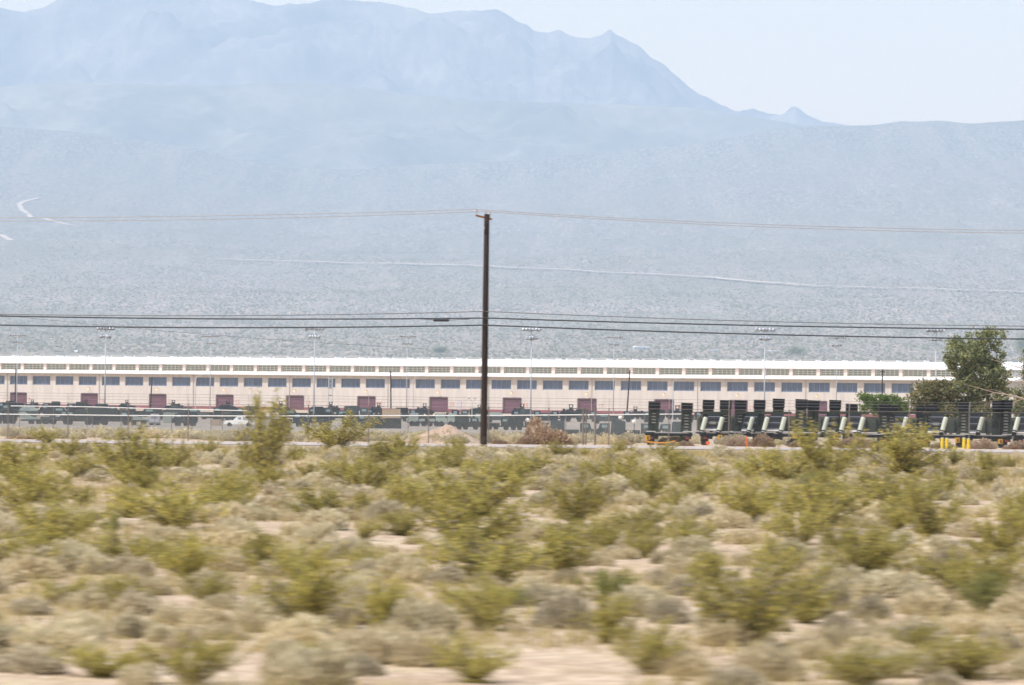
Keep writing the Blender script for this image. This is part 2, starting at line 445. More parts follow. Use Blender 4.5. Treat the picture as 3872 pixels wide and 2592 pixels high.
M['sage'] = leaf_mat("sage_leaf", [(0.413, 0.375, 0.252), (0.537, 0.481, 0.338), (0.637, 0.569, 0.416), (0.550, 0.450, 0.338)], 0.4, (1.05, 1.05, 0.9))
M['straw'] = leaf_mat("straw_twig", [(0.44, 0.38, 0.25), (0.54, 0.47, 0.31), (0.63, 0.55, 0.385), (0.42, 0.355, 0.24)], 0.4, (1.05, 1.0, 0.9))
M['dusky'] = leaf_mat("dusky_twig", [(0.35, 0.305, 0.215), (0.455, 0.40, 0.285), (0.55, 0.485, 0.35)], 0.35, (1.05, 1.0, 0.95))
M['tumble'] = leaf_mat("tumbleweed_twig", [(0.29, 0.205, 0.14), (0.37, 0.275, 0.195), (0.45, 0.345, 0.25)], 0.25, (1.05, 1.0, 0.9))
M['grass'] = leaf_mat("dry_grass", [(0.360, 0.288, 0.132), (0.480, 0.384, 0.192), (0.288, 0.252, 0.096), (0.552, 0.456, 0.288)], 0.3, (1.05, 1.0, 0.85))
M['tamarisk'] = leaf_mat("tamarisk_leaf", [(0.102, 0.133, 0.074), (0.164, 0.191, 0.102), (0.227, 0.238, 0.125), (0.296, 0.281, 0.133)])
M['willow'] = leaf_mat("willow_leaf", [(0.088, 0.138, 0.044), (0.138, 0.200, 0.062), (0.175, 0.225, 0.075)])
M['ochre_leaf'] = leaf_mat("ochre_leaf", [(0.12, 0.145, 0.075), (0.18, 0.19, 0.10), (0.26, 0.235, 0.12), (0.30, 0.23, 0.11)])
M['far_scrub'] = leaf_mat("far_scrub", [(0.15, 0.15, 0.105), (0.20, 0.19, 0.13), (0.25, 0.225, 0.155)], 0.25)
M['blue_shed'] = paint("pale_blue_sheet", (0.42, 0.52, 0.62), 0.5, var=0.1)

# ------------------------------------------------------------------ ground sheet, hills, mountain
def grid_mesh(name, X, Y, Z, mat, smooth=True):
    nr, nc = X.shape
    V = np.stack([X, Y, Z], -1).reshape(-1, 3)
    i = np.arange(nr * nc).reshape(nr, nc)
    F = np.stack([i[:-1, :-1], i[:-1, 1:], i[1:, 1:], i[1:, :-1]], -1).reshape(-1, 4)
    me = bpy.data.meshes.new(name)
    me.vertices.add(len(V)); me.vertices.foreach_set("co", V.ravel())
    me.loops.add(F.size); me.loops.foreach_set("vertex_index", F.ravel().astype(np.int32))
    me.polygons.add(len(F))
    me.polygons.foreach_set("loop_start", (np.arange(len(F)) * 4).astype(np.int32))
    me.polygons.foreach_set("loop_total", np.full(len(F), 4, np.int32))
    if smooth: me.polygons.foreach_set("use_smooth", np.ones(len(F), bool))
    me.materials.append(mat); me.update(calc_edges=True); me.validate()
    return obj(name, me)

yr = np.concatenate([np.arange(-300, 40, 20), np.arange(40, 270, 1.3), np.arange(270, 1200, 8), np.geomspace(1200, 15000, 220)])
u = np.linspace(-1, 1, 260)
u = np.sign(u) * np.abs(u) ** 1.5
GY, GU = np.meshgrid(yr, u, indexing='ij')
GX = GU * (90 + 0.36 * np.maximum(GY, 0))
tag(grid_mesh("ground", GX, GY, ground_z(GX, GY), M['soil']), kind='structure')

def ridge(name, crest_px, crest_row, D, d0, d1, base, mat, amp, ncol, nrow, seed, wl, crag):
    px = np.linspace(-2600, PW + 2600, ncol)
    rows = np.interp(px, crest_px, crest_row)
    ys = np.concatenate([np.linspace(d0, D, nrow), np.linspace(D, d1, nrow // 2)[1:]])
    YY, PX = np.meshgrid(ys, px, indexing='ij')
    XX = (PX - PW / 2) / FPX * D * (0.75 + 0.25 * YY / D)
    crest = (hor_row(px) - rows) / FPX * D
    C = np.broadcast_to(crest, YY.shape)
    s = np.where(YY <= D, (YY - d0) / (D - d0), 1 - (YY - D) / (d1 - D))
    s = np.clip(s, 0, 1)
    body = base + (C - base) * (0.62 * s + 0.38 * s ** 2.2)
    U = XX + 0.45 * YY + 0.5 * wl * fbm(XX / wl / 2, YY / wl / 2, 3, seed + 3); W = YY - 0.3 * XX
    n = ridged(U / wl, W / wl * 2.2, 5, seed) - 0.62
    n2 = ridged(U / wl * 3.2, W / wl * 7.0, 4, seed + 9) - 0.62
    edge = (1 - np.clip((s - 0.86) / 0.14, 0, 1)) * np.clip(s * 5, 0, 1)
    Z = body + amp * 0.85 * edge * (n + 0.55 * n2) * (0.35 + s)
    Z = np.minimum(Z, C * (YY / D) ** 0.5 - 2)       # spurs stay below the crest line
    # small crags right at the skyline
    Z = Z + crag * fbm(XX / 75, YY * 0 + 1, 4, seed) * np.clip((s - 0.8) / 0.2, 0, 1)
    return tag(grid_mesh(name, XX, YY, CZ + Z, mat), kind='structure')

ridge("hills", [-2600, -600, 0, 250, 500, 800, 1050, 1300, 1500, 1750, 2000, 2300, 2600, 2800, 2950, 3080, 3400, 6500],
      [330, 345, 322, 308, 312, 322, 307, 318, 350, 372, 384, 390, 404, 436, 458, 485, 560, 700], 15500, 13300, 17800, 380, M['hill'], 300, 460, 110, 31, 1300, 6)
MX = [-2600, -700, 0, 80, 120, 150, 190, 230, 500, 880, 950, 1010, 1100, 1180, 1240, 1370, 1450, 1620, 1720, 1850, 1900, 1936, 1980, 2010, 2060, 2105, 2160, 2230, 2260, 2295, 2340, 2400, 2450, 2510, 2530, 2600, 2670, 2720, 2790, 2815, 2840, 2890, 2930, 2960, 2985, 3030, 3080, 3300, 3800, 6500]
MR = [60, 40, 30, 33, 27, 25, 3, -18, -45, -12, 2, 14, 10, 2, -3, 3, 18, 40, 30, 32, 45, 70, 90, 116, 118, 107, 130, 142, 138, 113, 140, 158, 215, 245, 272, 325, 365, 395, 420, 412, 407, 432, 442, 428, 410, 436, 462, 520, 600, 700]
ridge("mountain", MX, MR, 19000, 16000, 22000, 500, M['mountain'], 520, 1500, 120, 57, 1500, 34)

# dirt tracks on the fan, laid on the surface
def track(pxs, width, lift, mat, name, w_px=True):
    pts = [ground_hit(a, b) for a, b in pxs]
    P = []
    for a, b in zip(pts[:-1], pts[1:]):
        n = max(2, int((b - a).length / 25))
        for i in range(n): P.append(a.lerp(b, i / n))
    P.append(pts[-1])
    for p in P: p.z = gz(p.x, p.y) + lift
    mb = MB(); V = []
    for i, p in enumerate(P):
        q = P[min(i + 1, len(P) - 1)] - P[max(i - 1, 0)]
        q.z = 0
        side = Vector((-q.y, q.x, 0)).normalized() * (width / 2 * (0.8 + 0.4 * random.random()))
        for s in (-1, 1):
            e = p + side * s
            V.append((e.x, e.y, gz(e.x, e.y) + lift))
    F = [(2 * i, 2 * i + 1, 2 * i + 3, 2 * i + 2) for i in range(len(P) - 1)]
    mb.add(V, F)
    return tag(mb.build(name, mat), kind='structure')

track([(820, 985), (1040, 992), (1240, 1000), (1530, 1005), (1950, 1020), (2150, 1026), (2450, 1043), (2700, 1060), (3000, 1082), (3300, 1096), (3600, 1104), (3900, 1112)], 13, 4.0, M['track'], "dirt_track")
track([(150, 750), (95, 762), (72, 775), (82, 795), (105, 812), (118, 824), (170, 832), (230, 848), (300, 857)], 12, 1.2, M['track'], "dirt_track")
track([(-40, 880), (10, 893), (42, 912)], 14, 1.0, M['track'], "dirt_track")

# road beyond the scrub: asphalt on gravel shoulders
def strip(name, y0, y1, mat, lift, step=4.0, wob=0.0):
    xs = np.arange(-80, 80.1, step)
    mb = MB(); V = []
    for x in xs:
        a = y0 + wob * fbm(np.array([x / 7]), np.array([y0]), 3, 5)[0]
        b = y1 + wob * fbm(np.array([x / 7]), np.array([y1]), 3, 6)[0]
        V += [(x, a, max(gz(x, a), gz(x, (a + b) / 2)) + lift), (x, b, max(gz(x, b), gz(x, (a + b) / 2)) + lift)]
    mb.add(V, [(2 * i, 2 * i + 2, 2 * i + 3, 2 * i + 1) for i in range(len(xs) - 1)])
    return tag(mb.build(name, mat), kind='structure')
strip("road_shoulder", 202.5, 224.5, M['shoulder'], 0.02, 2.0, 1.6)
strip("road", 207.5, 219.0, M['asphalt'], 0.05)

# ------------------------------------------------------------------ long warehouse
WA, WB = Vector((xat(0, 1050), 1050, 0)), Vector((xat(3872, 933), 933, 0))
WT = (WB - WA).normalized()
WN = Vector((WT.y, -WT.x, 0))
if WN.y > 0: WN = -WN
WBASE = CZ - 3.62

def wall_t(px, row=1470):
    d = ray(px, row)
    # (d*k - WA).WN = 0
    k = (WA.x * WN.x + WA.y * WN.y) / (d.x * WN.x + d.y * WN.y)
    p = Vector((d.x * k, d.y * k, 0))
    return (p - WA).dot(WT)

def wallY(px):
    return (WA + WT * wall_t(px)).y

ta, tb = wall_t(37), wall_t(3266)
nb = round((tb - ta) / 6.45)
BAY = (tb - ta) / nb
wh = thing("warehouse", "long two-tier pinkish warehouse with white roofs and maroon doors", "warehouse", (WA.x, WA.y, WBASE), math.atan2(WT.y, WT.x))
I0, I1 = -4, nb + 5                       # bays built left and right of the survey marks
T0, T1 = ta + I0 * BAY - 1.0, ta + I1 * BAY + 1.5
# local frame: x along the wall, +y into the building, z up
def part(mb, name, mat, parent=wh): return mb.build(name, mat, parent)
mb = MB()
mb.box(((T0 + T1) / 2, 0.25, 6.75), (T1 - T0, 0.5, 2.70 - 0.0), 0) if False else None
WIN_B, WIN_T, EAVE = 5.30, 7.42, 8.05
WIN_W = 5.0
# wall in strips so that the windows and doors are real openings
doors_px = [70, 338, 597, 850, 1116, 1386, 1659, 1937, 2220, 2512, 2790, 3090, 3400]
door_t = [wall_t(p) for p in doors_px]
DW, DH = 4.5, 3.25
w = MB()
edges = [T0]
for dt in door_t: edges += [dt - DW / 2, dt + DW / 2]
edges.append(T1)
for a, b in zip(edges[0::2], edges[1::2]): w.box(((a + b) / 2, 0.25, (0.65 + DH) / 2), (b - a, 0.5, DH - 0.65))
w.box(((T0 + T1) / 2, 0.25, (DH + WIN_B) / 2), (T1 - T0, 0.5, WIN_B - DH))
w.box(((T0 + T1) / 2, 0.25, (WIN_T + EAVE) / 2), (T1 - T0, 0.5, EAVE - WIN_T))
x = T0
for i in range(I0, I1):
    a = ta + i * BAY
    w.box(((x + a) / 2, 0.25, (WIN_B + WIN_T) / 2), (a - x, 0.5, WIN_T - WIN_B))
    x = a + WIN_W
w.box(((x + T1) / 2, 0.25, (WIN_B + WIN_T) / 2), (T1 - x, 0.5, WIN_T - WIN_B))
# end walls, back wall
for xx in (T0 - 0.25, T1 + 0.25): w.box((xx, 25, EAVE / 2), (0.5, 50, EAVE))
w.box(((T0 + T1) / 2, 49.7, EAVE / 2), (T1 - T0, 0.5, EAVE))
part(w, "wall", M['wall'])
bnd = MB()
for a, b in zip(edges[0::2], edges[1::2]): bnd.box(((a + b) / 2, 0.22, 0.325), (b - a, 0.54, 0.65))
part(bnd, "base_band", M['band'])
# roofs
r = MB()
r.prism([(-0.9, EAVE), (-0.9, EAVE + 0.25), (5.6, EAVE + 0.85), (5.6, EAVE)], T0 - 1, T1 + 1)
for vi in range(len(r.v)):
    p = r.v[vi]; r.v[vi] = (p[1], p[0], p[2])
part(r, "lower_roof", M['roof'])
CL0 = EAVE + 0.85
CLT = 10.55
ur = MB()
prof = [(4.9, CLT), (4.9, CLT + 0.22), (22, CLT + 1.75), (27, CLT + 1.75), (44, CLT + 0.2), (44, CLT)]
ur.prism(prof, T0 - 1, T1 + 1)
for vi in range(len(ur.v)):
    p = ur.v[vi]; ur.v[vi] = (p[1], p[0], p[2])
part(ur, "upper_roof", M['roof'])
cw = MB()
cw.box(((T0 + T1) / 2, 5.95, CL0 + 0.06), (T1 - T0, 0.5, 0.12))
cw.box(((T0 + T1) / 2, 5.95, CLT - 0.06), (T1 - T0, 0.5, 0.12))
for xx in (T0 - 0.25, T1 + 0.25): cw.box((xx, 25, (CL0 + CLT) / 2), (0.5, 38, CLT - CL0))
part(cw, "clerestory_wall", M['wall'])
sf = MB().box(((T0 + T1) / 2, -0.93, EAVE + 0.10), (T1 - T0 + 2, 0.05, 0.16))
part(sf, "fascia", M['soffit'])
# windows
fr = MB()
for k in range(5):
    fr.box((k * WIN_W / 4 if 0 < k < 4 else (0.06 if k == 0 else WIN_W - 0.06), 0.30, (WIN_B + WIN_T) / 2), (0.10, 0.12, WIN_T - WIN_B))
fr.box((WIN_W / 2, 0.30, WIN_B + 0.05), (WIN_W - 0.22, 0.10, 0.10)).box((WIN_W / 2, 0.30, WIN_T - 0.05), (WIN_W - 0.22, 0.10, 0.10))
fr_me = fr.mesh("window", M['mullion'])
pn_me = MB().box((WIN_W / 8, 0.36, (WIN_B + WIN_T) / 2), (WIN_W / 4 - 0.10, 0.04, WIN_T - WIN_B - 0.18)).mesh("pane", M['glass'])
cl_w = BAY - 1.05
cf_ = MB()
for k in range(6): cf_.box((0.04 + k * (cl_w - 0.08) / 5, 5.80, (CL0 + CLT) / 2), (0.14, 0.08, CLT - CL0 - 0.24))
for k in range(4): cf_.box((cl_w / 2, 5.805, CL0 + 0.16 + k * (CLT - CL0 - 0.32) / 3), (cl_w, 0.07, 0.13))
cf_me = cf_.mesh("clerestory_window", M['muntin'])
cp_me = MB().box((cl_w / 2, 5.93, (CL0 + CLT) / 2), (cl_w, 0.05, CLT - CL0 - 0.24)).mesh("pane", M['clear_glass'])
pil_me = MB().box((0, 5.65, (CL0 + CLT) / 2 - 0.12), (0.85, 0.6, CLT - CL0 + 0.18)).mesh("pilaster", M['pilaster'])
rv = MB().box((0, 24.5, CLT + 1.93), (BAY * 0.62, 3.0, 0.34))
rv_me = rv.mesh("ridge_vent", M['roof'])
lv_me = MB().box((0, 22.96, CLT + 1.95), (BAY * 0.55, 0.06, 0.20)).mesh("louvre", M['louvre'])
for i in range(I0, I1):
    a = ta + i * BAY
    f = obj("window", fr_me, wh, (a, 0, 0))
    for k in range(4): obj("pane", pn_me, f, (k * WIN_W / 4, 0, 0))
    c = obj("clerestory_window", cf_me, wh, (a + 0.55, 0, 0))
    obj("pane", cp_me, c)
    obj("pilaster", pil_me, wh, (a, 0, 0))
    v = obj("ridge_vent", rv_me, wh, (a + BAY * 0.5, 0, 0))
    obj("louvre", lv_me, v)
dp_me = MB().cyl((0, -0.10, 0.66), (0, -0.10, EAVE + 0.02), 0.07, n=6).box((0, -0.1, EAVE - 0.15), (0.3, 0.2, 0.25)).mesh("downpipe", M['soffit'])
for i in range(I0, I1, 4): obj("downpipe", dp_me, wh, (ta + i * BAY - 0.7, 0, 0))
# doors, lamps above, red numbers beside
dr_me = MB().box((0, 0.34, DH / 2), (DW, 0.08, DH)).mesh("door", M['door'])
slat = MB()
for k in range(7): slat.box((0, 0.28, 0.25 + k * 0.46), (DW - 0.3, 0.04, 0.05))
slat_me = slat.mesh("door_rib", M['door_frame'])
dfm = MB().box((-DW / 2 - 0.08, -0.03, DH / 2), (0.16, 0.06, DH + 0.16)).box((DW / 2 + 0.08, -0.03, DH / 2), (0.16, 0.06, DH + 0.16)).box((0, -0.03, DH + 0.12), (DW - 0.02, 0.06, 0.16)).mesh("door_frame", M['door_frame'])
lb_me = MB().cyl((0, -0.02, DH + 1.35), (0, -0.7, DH + 1.45), 0.05, n=6).box((0, -0.8, DH + 1.46), (0.36, 0.4, 0.12)).mesh("door_lamp", M['lamp_grey'])
ll_me = MB().dome((0, -0.8, DH + 1.22), 0.17, 0.17, 0.17, 8, 5, full=True).mesh("lamp_bulb", M['lamp_on'])
for i, dt in enumerate(door_t):
    d = obj("door", dr_me, wh, (dt, 0, 0))
    obj("door_rib", slat_me, d); obj("door_frame", dfm, d)
    if i != 0 and i < 12:
        lp = obj("door_lamp", lb_me, wh, (dt + 0.15, 0, 0)); obj("lamp_bulb", ll_me, lp)
    cu = bpy.data.curves.new("door_number", 'FONT'); cu.body = str(9 + i); cu.size = 1.35; cu.extrude = 0.01; cu.materials.append(M['red_number'])
    tmp = bpy.data.objects.new("tmp", cu); nm_ = bpy.data.meshes.new_from_object(tmp); bpy.data.objects.remove(tmp); nm_.name = "door_number"
    n = obj("door_number", nm_, wh)
    n.location = (dt + DW / 2 + 0.55, -0.02, 1.35); n.rotation_euler = (R(90), 0, 0)
MB().box((wall_t(1738), -0.04, 1.55), (1.1, 0.06, 2.0)).build("side_door", M['lilac'], wh)

# ------------------------------------------------------------------ masts, lamps, thin poles in the yard
def mast(px, py_top, dY, label, tiers, bright, s):
    Y = wallY(px) - dY
    p = at(px, py_top, Y)
    base = gz(p.x, Y)
    H = p.z - base
    t = thing("floodlight_mast", label, "light mast", (p.x, Y, base - 0.1), R(random.uniform(-8, 8)), "floodlight masts in the vehicle yard")
    MB().cyl((0, 0, 0), (0, 0, H), 0.17 * s, 0.085 * s, 10).build("pole", M['mast'], t, True)
    for (n, w, dz) in tiers:
        a = MB().box((0, 0, H - dz), (w, 0.14, 0.12)).build("crossarm", M['galv'], t)
    hood = MB().dome((0, 0, 0), 0.34 * s, 0.34 * s, 0.42 * s, 10, 4).cyl((0, 0, -0.22 * s), (0, 0, 0), 0.40 * s, 0.34 * s, 10, 1).mesh("floodlight", [M['lamp_glass'] if bright else M['lamp_grey'], M['lamp_grey']], True)
    for (n, w, dz) in tiers:
        for k in range(n):
            o = obj("floodlight", hood, t, (-w / 2 + w * k / (n - 1), random.uniform(-.25, .25), H - dz + 0.25))
            o.rotation_euler = (R(random.uniform(-40, 40)), R(random.uniform(-35, 35)), 0)
    return t
ords = ["leftmost", "second", "third", "fourth", "fifth", "rightmost"]
for i, (px, py) in enumerate([(400, 1243), (1190, 1243), (2010, 1247), (2893, 1248), (3540, 1250)]):
    nm = ["leftmost", "second from left", "third from left", "fourth from left", "rightmost"][i]
    mast(px, py, 150, f"tall floodlight mast with silvery lamps, {nm} of the taller masts", [(6, 3.1, 0.1), (4, 1.7, 1.75)], True, 1.0)
for i, (px, py) in enumerate([(66, 1268), (797, 1271), (1540, 1272), (2322, 1275), (3165, 1277)]):
    nm = ["leftmost", "second from left", "third from left", "fourth from left", "rightmost"][i]
    mast(px, py, 28, f"slim floodlight mast with dark lamps, {nm} of the shorter masts", [(7, 3.4, 0.1), (4, 1.7, 1.75)], False, 0.75)

def thin_pole(pxt, pyt, pxb, label, dY=60, arm=False):
    Y = wallY(pxt) - dY
    a = at(pxt, pyt, Y); b = at(pxb, 1545, Y); g = gz(b.x, Y)
    t = thing("wooden_pole", label, "pole", (b.x, Y, g - 0.2), 0, "slim dark poles in front of the warehouse")
    m = MB().cyl((0, 0, 0), (a.x - b.x, 0, a.z - g + 0.2), 0.17, 0.12, 8)
    m.build("shaft", M['pole_wood'], t)
    MB().box((a.x - b.x, -0.16, a.z - g - 0.3), (1.1, 0.10, 0.10)).build("crossarm", M['pole_wood'], t)
thin_pole(60, 1394, 56, "slim dark wooden pole beside the leftmost warehouse door")
thin_pole(575, 1425, 568, "slim dark wooden pole over the third warehouse door")
thin_pole(1477, 1405, 1479, "slim dark wooden pole between sixth and seventh warehouse doors")
thin_pole(2382, 1400, 2369, "leaning slim dark wooden pole right of the big utility pole")
thin_pole(3337, 1396, 3335, "slim dark wooden pole behind the wispy green bush")

def street_lamp(px, pyt, label):
    Y = wallY(px) - 75
    a = at(px, pyt, Y); g = gz(a.x, Y); H = a.z - g
    t = thing("street_lamp", label, "street lamp", (a.x, Y, g - 0.1), 0, "curved street lamps in the yard")
    MB().tube([(0, 0, 0), (0, 0, H - 1.2), (0.2, 0, H - 0.5), (0.8, 0, H - 0.05), (1.7, 0, H + 0.1)], [0.11, 0.08, 0.06, 0.05, 0.05], 6).build("pole", M['mast'], t)
    MB().box((2.05, 0, H + 0.08), (0.85, 0.3, 0.16), taper=0.7).build("lamp_head", M['lamp_grey'], t)
street_lamp(740, 1416, "curved street lamp between third and fourth warehouse doors")
street_lamp(1563, 1420, "curved street lamp left of the big utility pole")
street_lamp(2545, 1430, "curved street lamp above the leftmost upright ramps")
Y = 880; a = at(1785, 1505, Y); g = gz(a.x, Y); H = a.z - g
t = thing("yard_light", "low twin-headed yard light just left of the utility pole", "yard light", (a.x, Y, g - 0.1))
MB().cyl((0, 0, 0), (0, 0, H - 0.5), 0.09, 0.07, 8).build("pole", M['galv'], t)
MB().tube([(-0.5, 0, H - 0.1), (-0.3, 0, H - 0.45), (0, 0, H - 0.55), (0.3, 0, H - 0.45), (0.5, 0, H - 0.1)], 0.04, 5).build("yoke", M['galv'], t)
for s in (-1, 1): MB().box((s * 0.6, 0, H), (0.6, 0.35, 0.16), ry=s * 0.15).build("lamp_head", M['lamp_grey'], t)
# lattice tower
Y = wallY(1250) - 50; a = at(1250, 1421, Y); g = gz(a.x, Y); H = a.z - g
t = thing("lattice_tower", "narrow pale lattice tower against the warehouse windows", "tower", (a.x, Y, g - 0.1))
lg = MB().cyl((0, 0, 0), (0, 0, H), 0.07, 0.06, 6).mesh("leg", M['galv'])
for sx in (-0.42, 0.42):
    for sy in (-0.42, 0.42): obj("leg", lg, t, (sx, sy, 0))
br = MB()
for k in range(int(H / 0.9)):
    z = k * 0.9
    for sy in (-0.42, 0.42):
        br.cyl((-0.42, sy, z), (0.42, sy, z + 0.9), 0.03, n=4).cyl((0.42, sy, z), (-0.42, sy, z + 0.9), 0.03, n=4)
br.build("bracing", M['galv'], t)
for dz, m in ((0.1, 'louvre'), (2.6, 'louvre'), (4.2, 'louvre')): MB().box((0, -0.1, H - dz), (1.0, 0.7, 0.22)).build("platform", M[m], t)

# far wire strung over the yard
def wire(name, pts, r, mat, label, cat, group=None, n=5):
    return tag(MB().tube(pts, r, n).build(name, mat), label, cat, group)
def pxline(pp, Y, step=60):
    """smooth line through photograph points at distance Y"""
    xs = np.array([p[0] for p in pp], float); ys = np.array([p[1] for p in pp], float)
    k = np.polyfit(xs, ys, min(len(xs) - 1, 2))
    return [tuple(at(float(x), float(np.polyval(k, x)), Y)) for x in np.linspace(xs[0], xs[-1], int((xs[-1] - xs[0]) / step) + 2)]
wire("thin_wire", pxline([(-200, 1168), (400, 1228), (1000, 1284), (1620, 1318)], 830), 0.035, M['fine_wire'], "faint thin wire sloping down across the left masts", "wire")

# ------------------------------------------------------------------ big utility pole and its lines
PY = 198.0
pt, pb = at(1841, 810, PY), at(1828, 1704, PY)
gb = gz(pb.x, PY)
up_ = thing("utility_pole", "tall dark brown wooden utility pole beside the road", "utility pole", (pb.x, PY, gb - 0.3))
top = Vector((pt.x - pb.x, 0, pt.z - gb + 0.3))
m = MB()
for k in range(12):
    a, b = k / 12, (k + 1) / 12
    m.cyl(top * a, top * b, 0.165 - 0.045 * a, 0.165 - 0.045 * b, 14, caps=(k in (0, 11)))
m.build("shaft", M['pole_wood'], up_, True)
lx = lambda px: at(px, 900, PY).x - pb.x
lz = lambda py: at(1836, py, PY).z - gb + 0.3
arm = MB()
A0 = Vector((lx(1800), -0.25, lz(816))); A1 = Vector((lx(1858), 0.2, lz(828)))
arm.tube([A0, A1], 0.055, 4); arm.build("crossarm", M['arm_wood'], up_)
for px, a, b in ((1802, 814, 791), (1836, 812, 799), (1852, 825, 802)):
    MB().cyl((lx(px), 0, lz(a)), (lx(px), 0, lz(b) - 0.1), 0.018, n=6).cyl((lx(px), 0, lz(b) - 0.12), (lx(px), 0, lz(b)), 0.045, 0.03, 8).build("insulator", M['porcelain'], up_)
MB().tube([(lx(1816), -0.12, lz(822)), (lx(1832), -0.13, lz(866))], 0.014, 4).build("brace", M['galv'], up_)
for py in (1176, 1201, 1228): MB().cyl((lx(1835) - 0.17, -0.03, lz(py)), (lx(1835) + 0.15, -0.03, lz(py)), 0.035, n=6).build("clamp", M['galv'], up_)

def span(name, left, right, r, mat, label_l, label_r, cat, grp):
    wire(name, pxline(left, PY - 0.16), r, mat, label_l, cat, grp)
    wire(name, pxline(right, PY - 0.16), r, mat, label_r, cat, grp)
G = "overhead lines on the utility pole"
span("power_line", [(-300, 822), (300, 822), (1000, 812), (1802, 791)], [(1802, 791), (2400, 829), (3000, 852), (3872, 869), (4200, 874)], 0.013, M['wire'],
     "uppermost thin power line running left from the pole top", "uppermost thin power line running right from the pole top", "power line", G)
span("power_line", [(-300, 833), (300, 836), (1000, 824), (1836, 799)], [(1836, 799), (2400, 836), (3000, 862), (3872, 879), (4200, 884)], 0.013, M['wire'],
     "second thin power line from the top, left of the pole", "second thin power line from the top, right of the pole", "power line", G)
span("telephone_wire", [(-300, 1182), (200, 1190), (1000, 1193), (1830, 1177)], [(1838, 1177), (2700, 1211), (3200, 1222), (3872, 1232), (4200, 1236)], 0.018, M['fine_wire'],
     "thin wire just above the black cables, left of the pole", "thin wire just above the black cables, right of the pole", "wire", G)
span("black_cable", [(-300, 1188), (200, 1197), (1000, 1207), (1830, 1202)], [(1838, 1202), (2700, 1227), (3200, 1237), (3872, 1244), (4200, 1247)], 0.032, M['cable'],
     "upper black cable with the splice case, left of the pole", "upper thick black cable right of the pole", "cable", G)
span("black_cable", [(-300, 1222), (200, 1232), (1000, 1239), (1830, 1229)], [(1838, 1229), (2700, 1260), (3200, 1271), (3872, 1281), (4200, 1285)], 0.032, M['cable'],
     "lower black cable running left from the pole", "lower black cable running right from the pole", "cable", G)
sc = at(1668, 1209, PY - 0.16)
t = thing("splice_case", "black cylindrical splice case hanging on the upper cable", "splice case", sc)
MB().cyl((-0.33, 0, -0.01), (0.33, 0, -0.01), 0.075, n=10).cyl((-0.37, 0, -0.01), (-0.33, 0, -0.01), 0.045, 0.07, 10).cyl((0.33, 0, -0.01), (0.37, 0, -0.01), 0.07, 0.045, 10).build("case", M['cable'], t, False)
for s in (-1, 1): MB().tube([(s * 0.36, 0, -0.01), (s * 0.8, 0, 0.02), (s * 1.3, 0, 0.035)], 0.016, 4).build("tail_cable", M['cable'], t)

# ------------------------------------------------------------------ fences
def chain_fence(label, Y, h, x0, x1, spacing, first_px, post_r, rail_r, rail_mat, mesh_r, pitch_m, barbs, post_mat, top_z=None, extra=(), mesh_range=None):
    t = thing("chain_link_fence", label, "fence", (0, Y, 0))
    topz = (lambda x: gz(x, Y) + h) if top_z is None else top_z
    n0 = xat(first_px, Y, 1620)
    xs = [n0 + k * spacing for k in range(int((x0 - n0) / spacing) - 1, int((x1 - n0) / spacing) + 2)]
    xs = [x for x in xs if x0 <= x <= x1]
    for x in xs:
        g = gz(x, Y)
        MB().cyl((x, 0, g - 0.3), (x, 0, topz(x) + 0.02), post_r, n=8).build("post", post_mat, t)
        if barbs:
            MB().cyl((x, 0, topz(x) + 0.02), (x, -0.22, topz(x) + 0.52), 0.018, n=4).build("barb_arm", M['galv'], t)
    for px, r_ in extra:
        x = xat(px, Y, 1620); MB().cyl((x, 0.02, gz(x, Y) - 0.3), (x, 0.02, topz(x) + 0.05), r_, n=8).build("gate_post", M['post_dark'], t)
    pts = [(x, 0, topz(x)) for x in np.arange(x0, x1 + 0.1, 1.5)]
    MB().tube(pts, rail_r, 6).build("top_rail", rail_mat, t)
    for k in range(barbs):
        dz = 0.2 + 0.15 * k
        MB().tube([(x, -0.44 * dz * 0.95, topz(x) + dz) for x in np.arange(x0, x1 + 0.1, 1.0)], 0.008, 3).build("barbed_wire", M['mesh_wire'], t)
    # woven wire: two families of diagonals
    a, b = mesh_range or (x0, x1)
    m = MB()
    st = np.arange(a - h, b, pitch_m)
    for s in (1, -1):
        for x in st:
            xa, xb = x, x + h
            if xb < a or xa > b: continue
            g = gz(min(max(xa, x0), x1), Y) + 0.04
            tz = topz(min(max(xa, x0), x1)) - 0.03
            if s == 1: m.cyl((xa, 0.02, g), (xb, 0.02, tz), mesh_r, n=3, caps=False)
            else: m.cyl((xb, 0.03, g), (xa, 0.03, tz), mesh_r, n=3, caps=False)
    tag(m.build("woven_wire", M['mesh_wire'], t), kind='stuff')
    return t

F1Y = 226.0
chain_fence("near chain-link fence with barbed wire along the road", F1Y, 1.92, -30, 30, 3.13, 30, 0.028, 0.012, M['post_dark'], 0.0014, 0.075, 3, M['post_dark'], extra=[(2205, 0.05), (2216, 0.035), (2250, 0.055)])
F2Y = 330.0
tz2 = lambda x: float(np.interp(PW / 2 + FPX * x / F2Y, [-100, 0, 500, 900, 1900, 2650, 2800], [at(0, 1565, F2Y).z, at(0, 1566, F2Y).z, at(500, 1571.5, F2Y).z, at(900, 1573, F2Y).z, at(1900, 1571, F2Y).z, at(2650, 1565, F2Y).z, at(2800, 1565, F2Y).z]))
chain_fence("middle chain-link fence with a bright white top rail", F2Y, 2.2, xat(-60, F2Y), xat(2655, F2Y), 3.0, 350, 0.025, 0.038, M['white'], 0.0025, 0.10, 0, M['post_dark'], top_z=tz2)  # galvanised rail: white colour stands in for the sun glinting along it
F3Y = 385.0
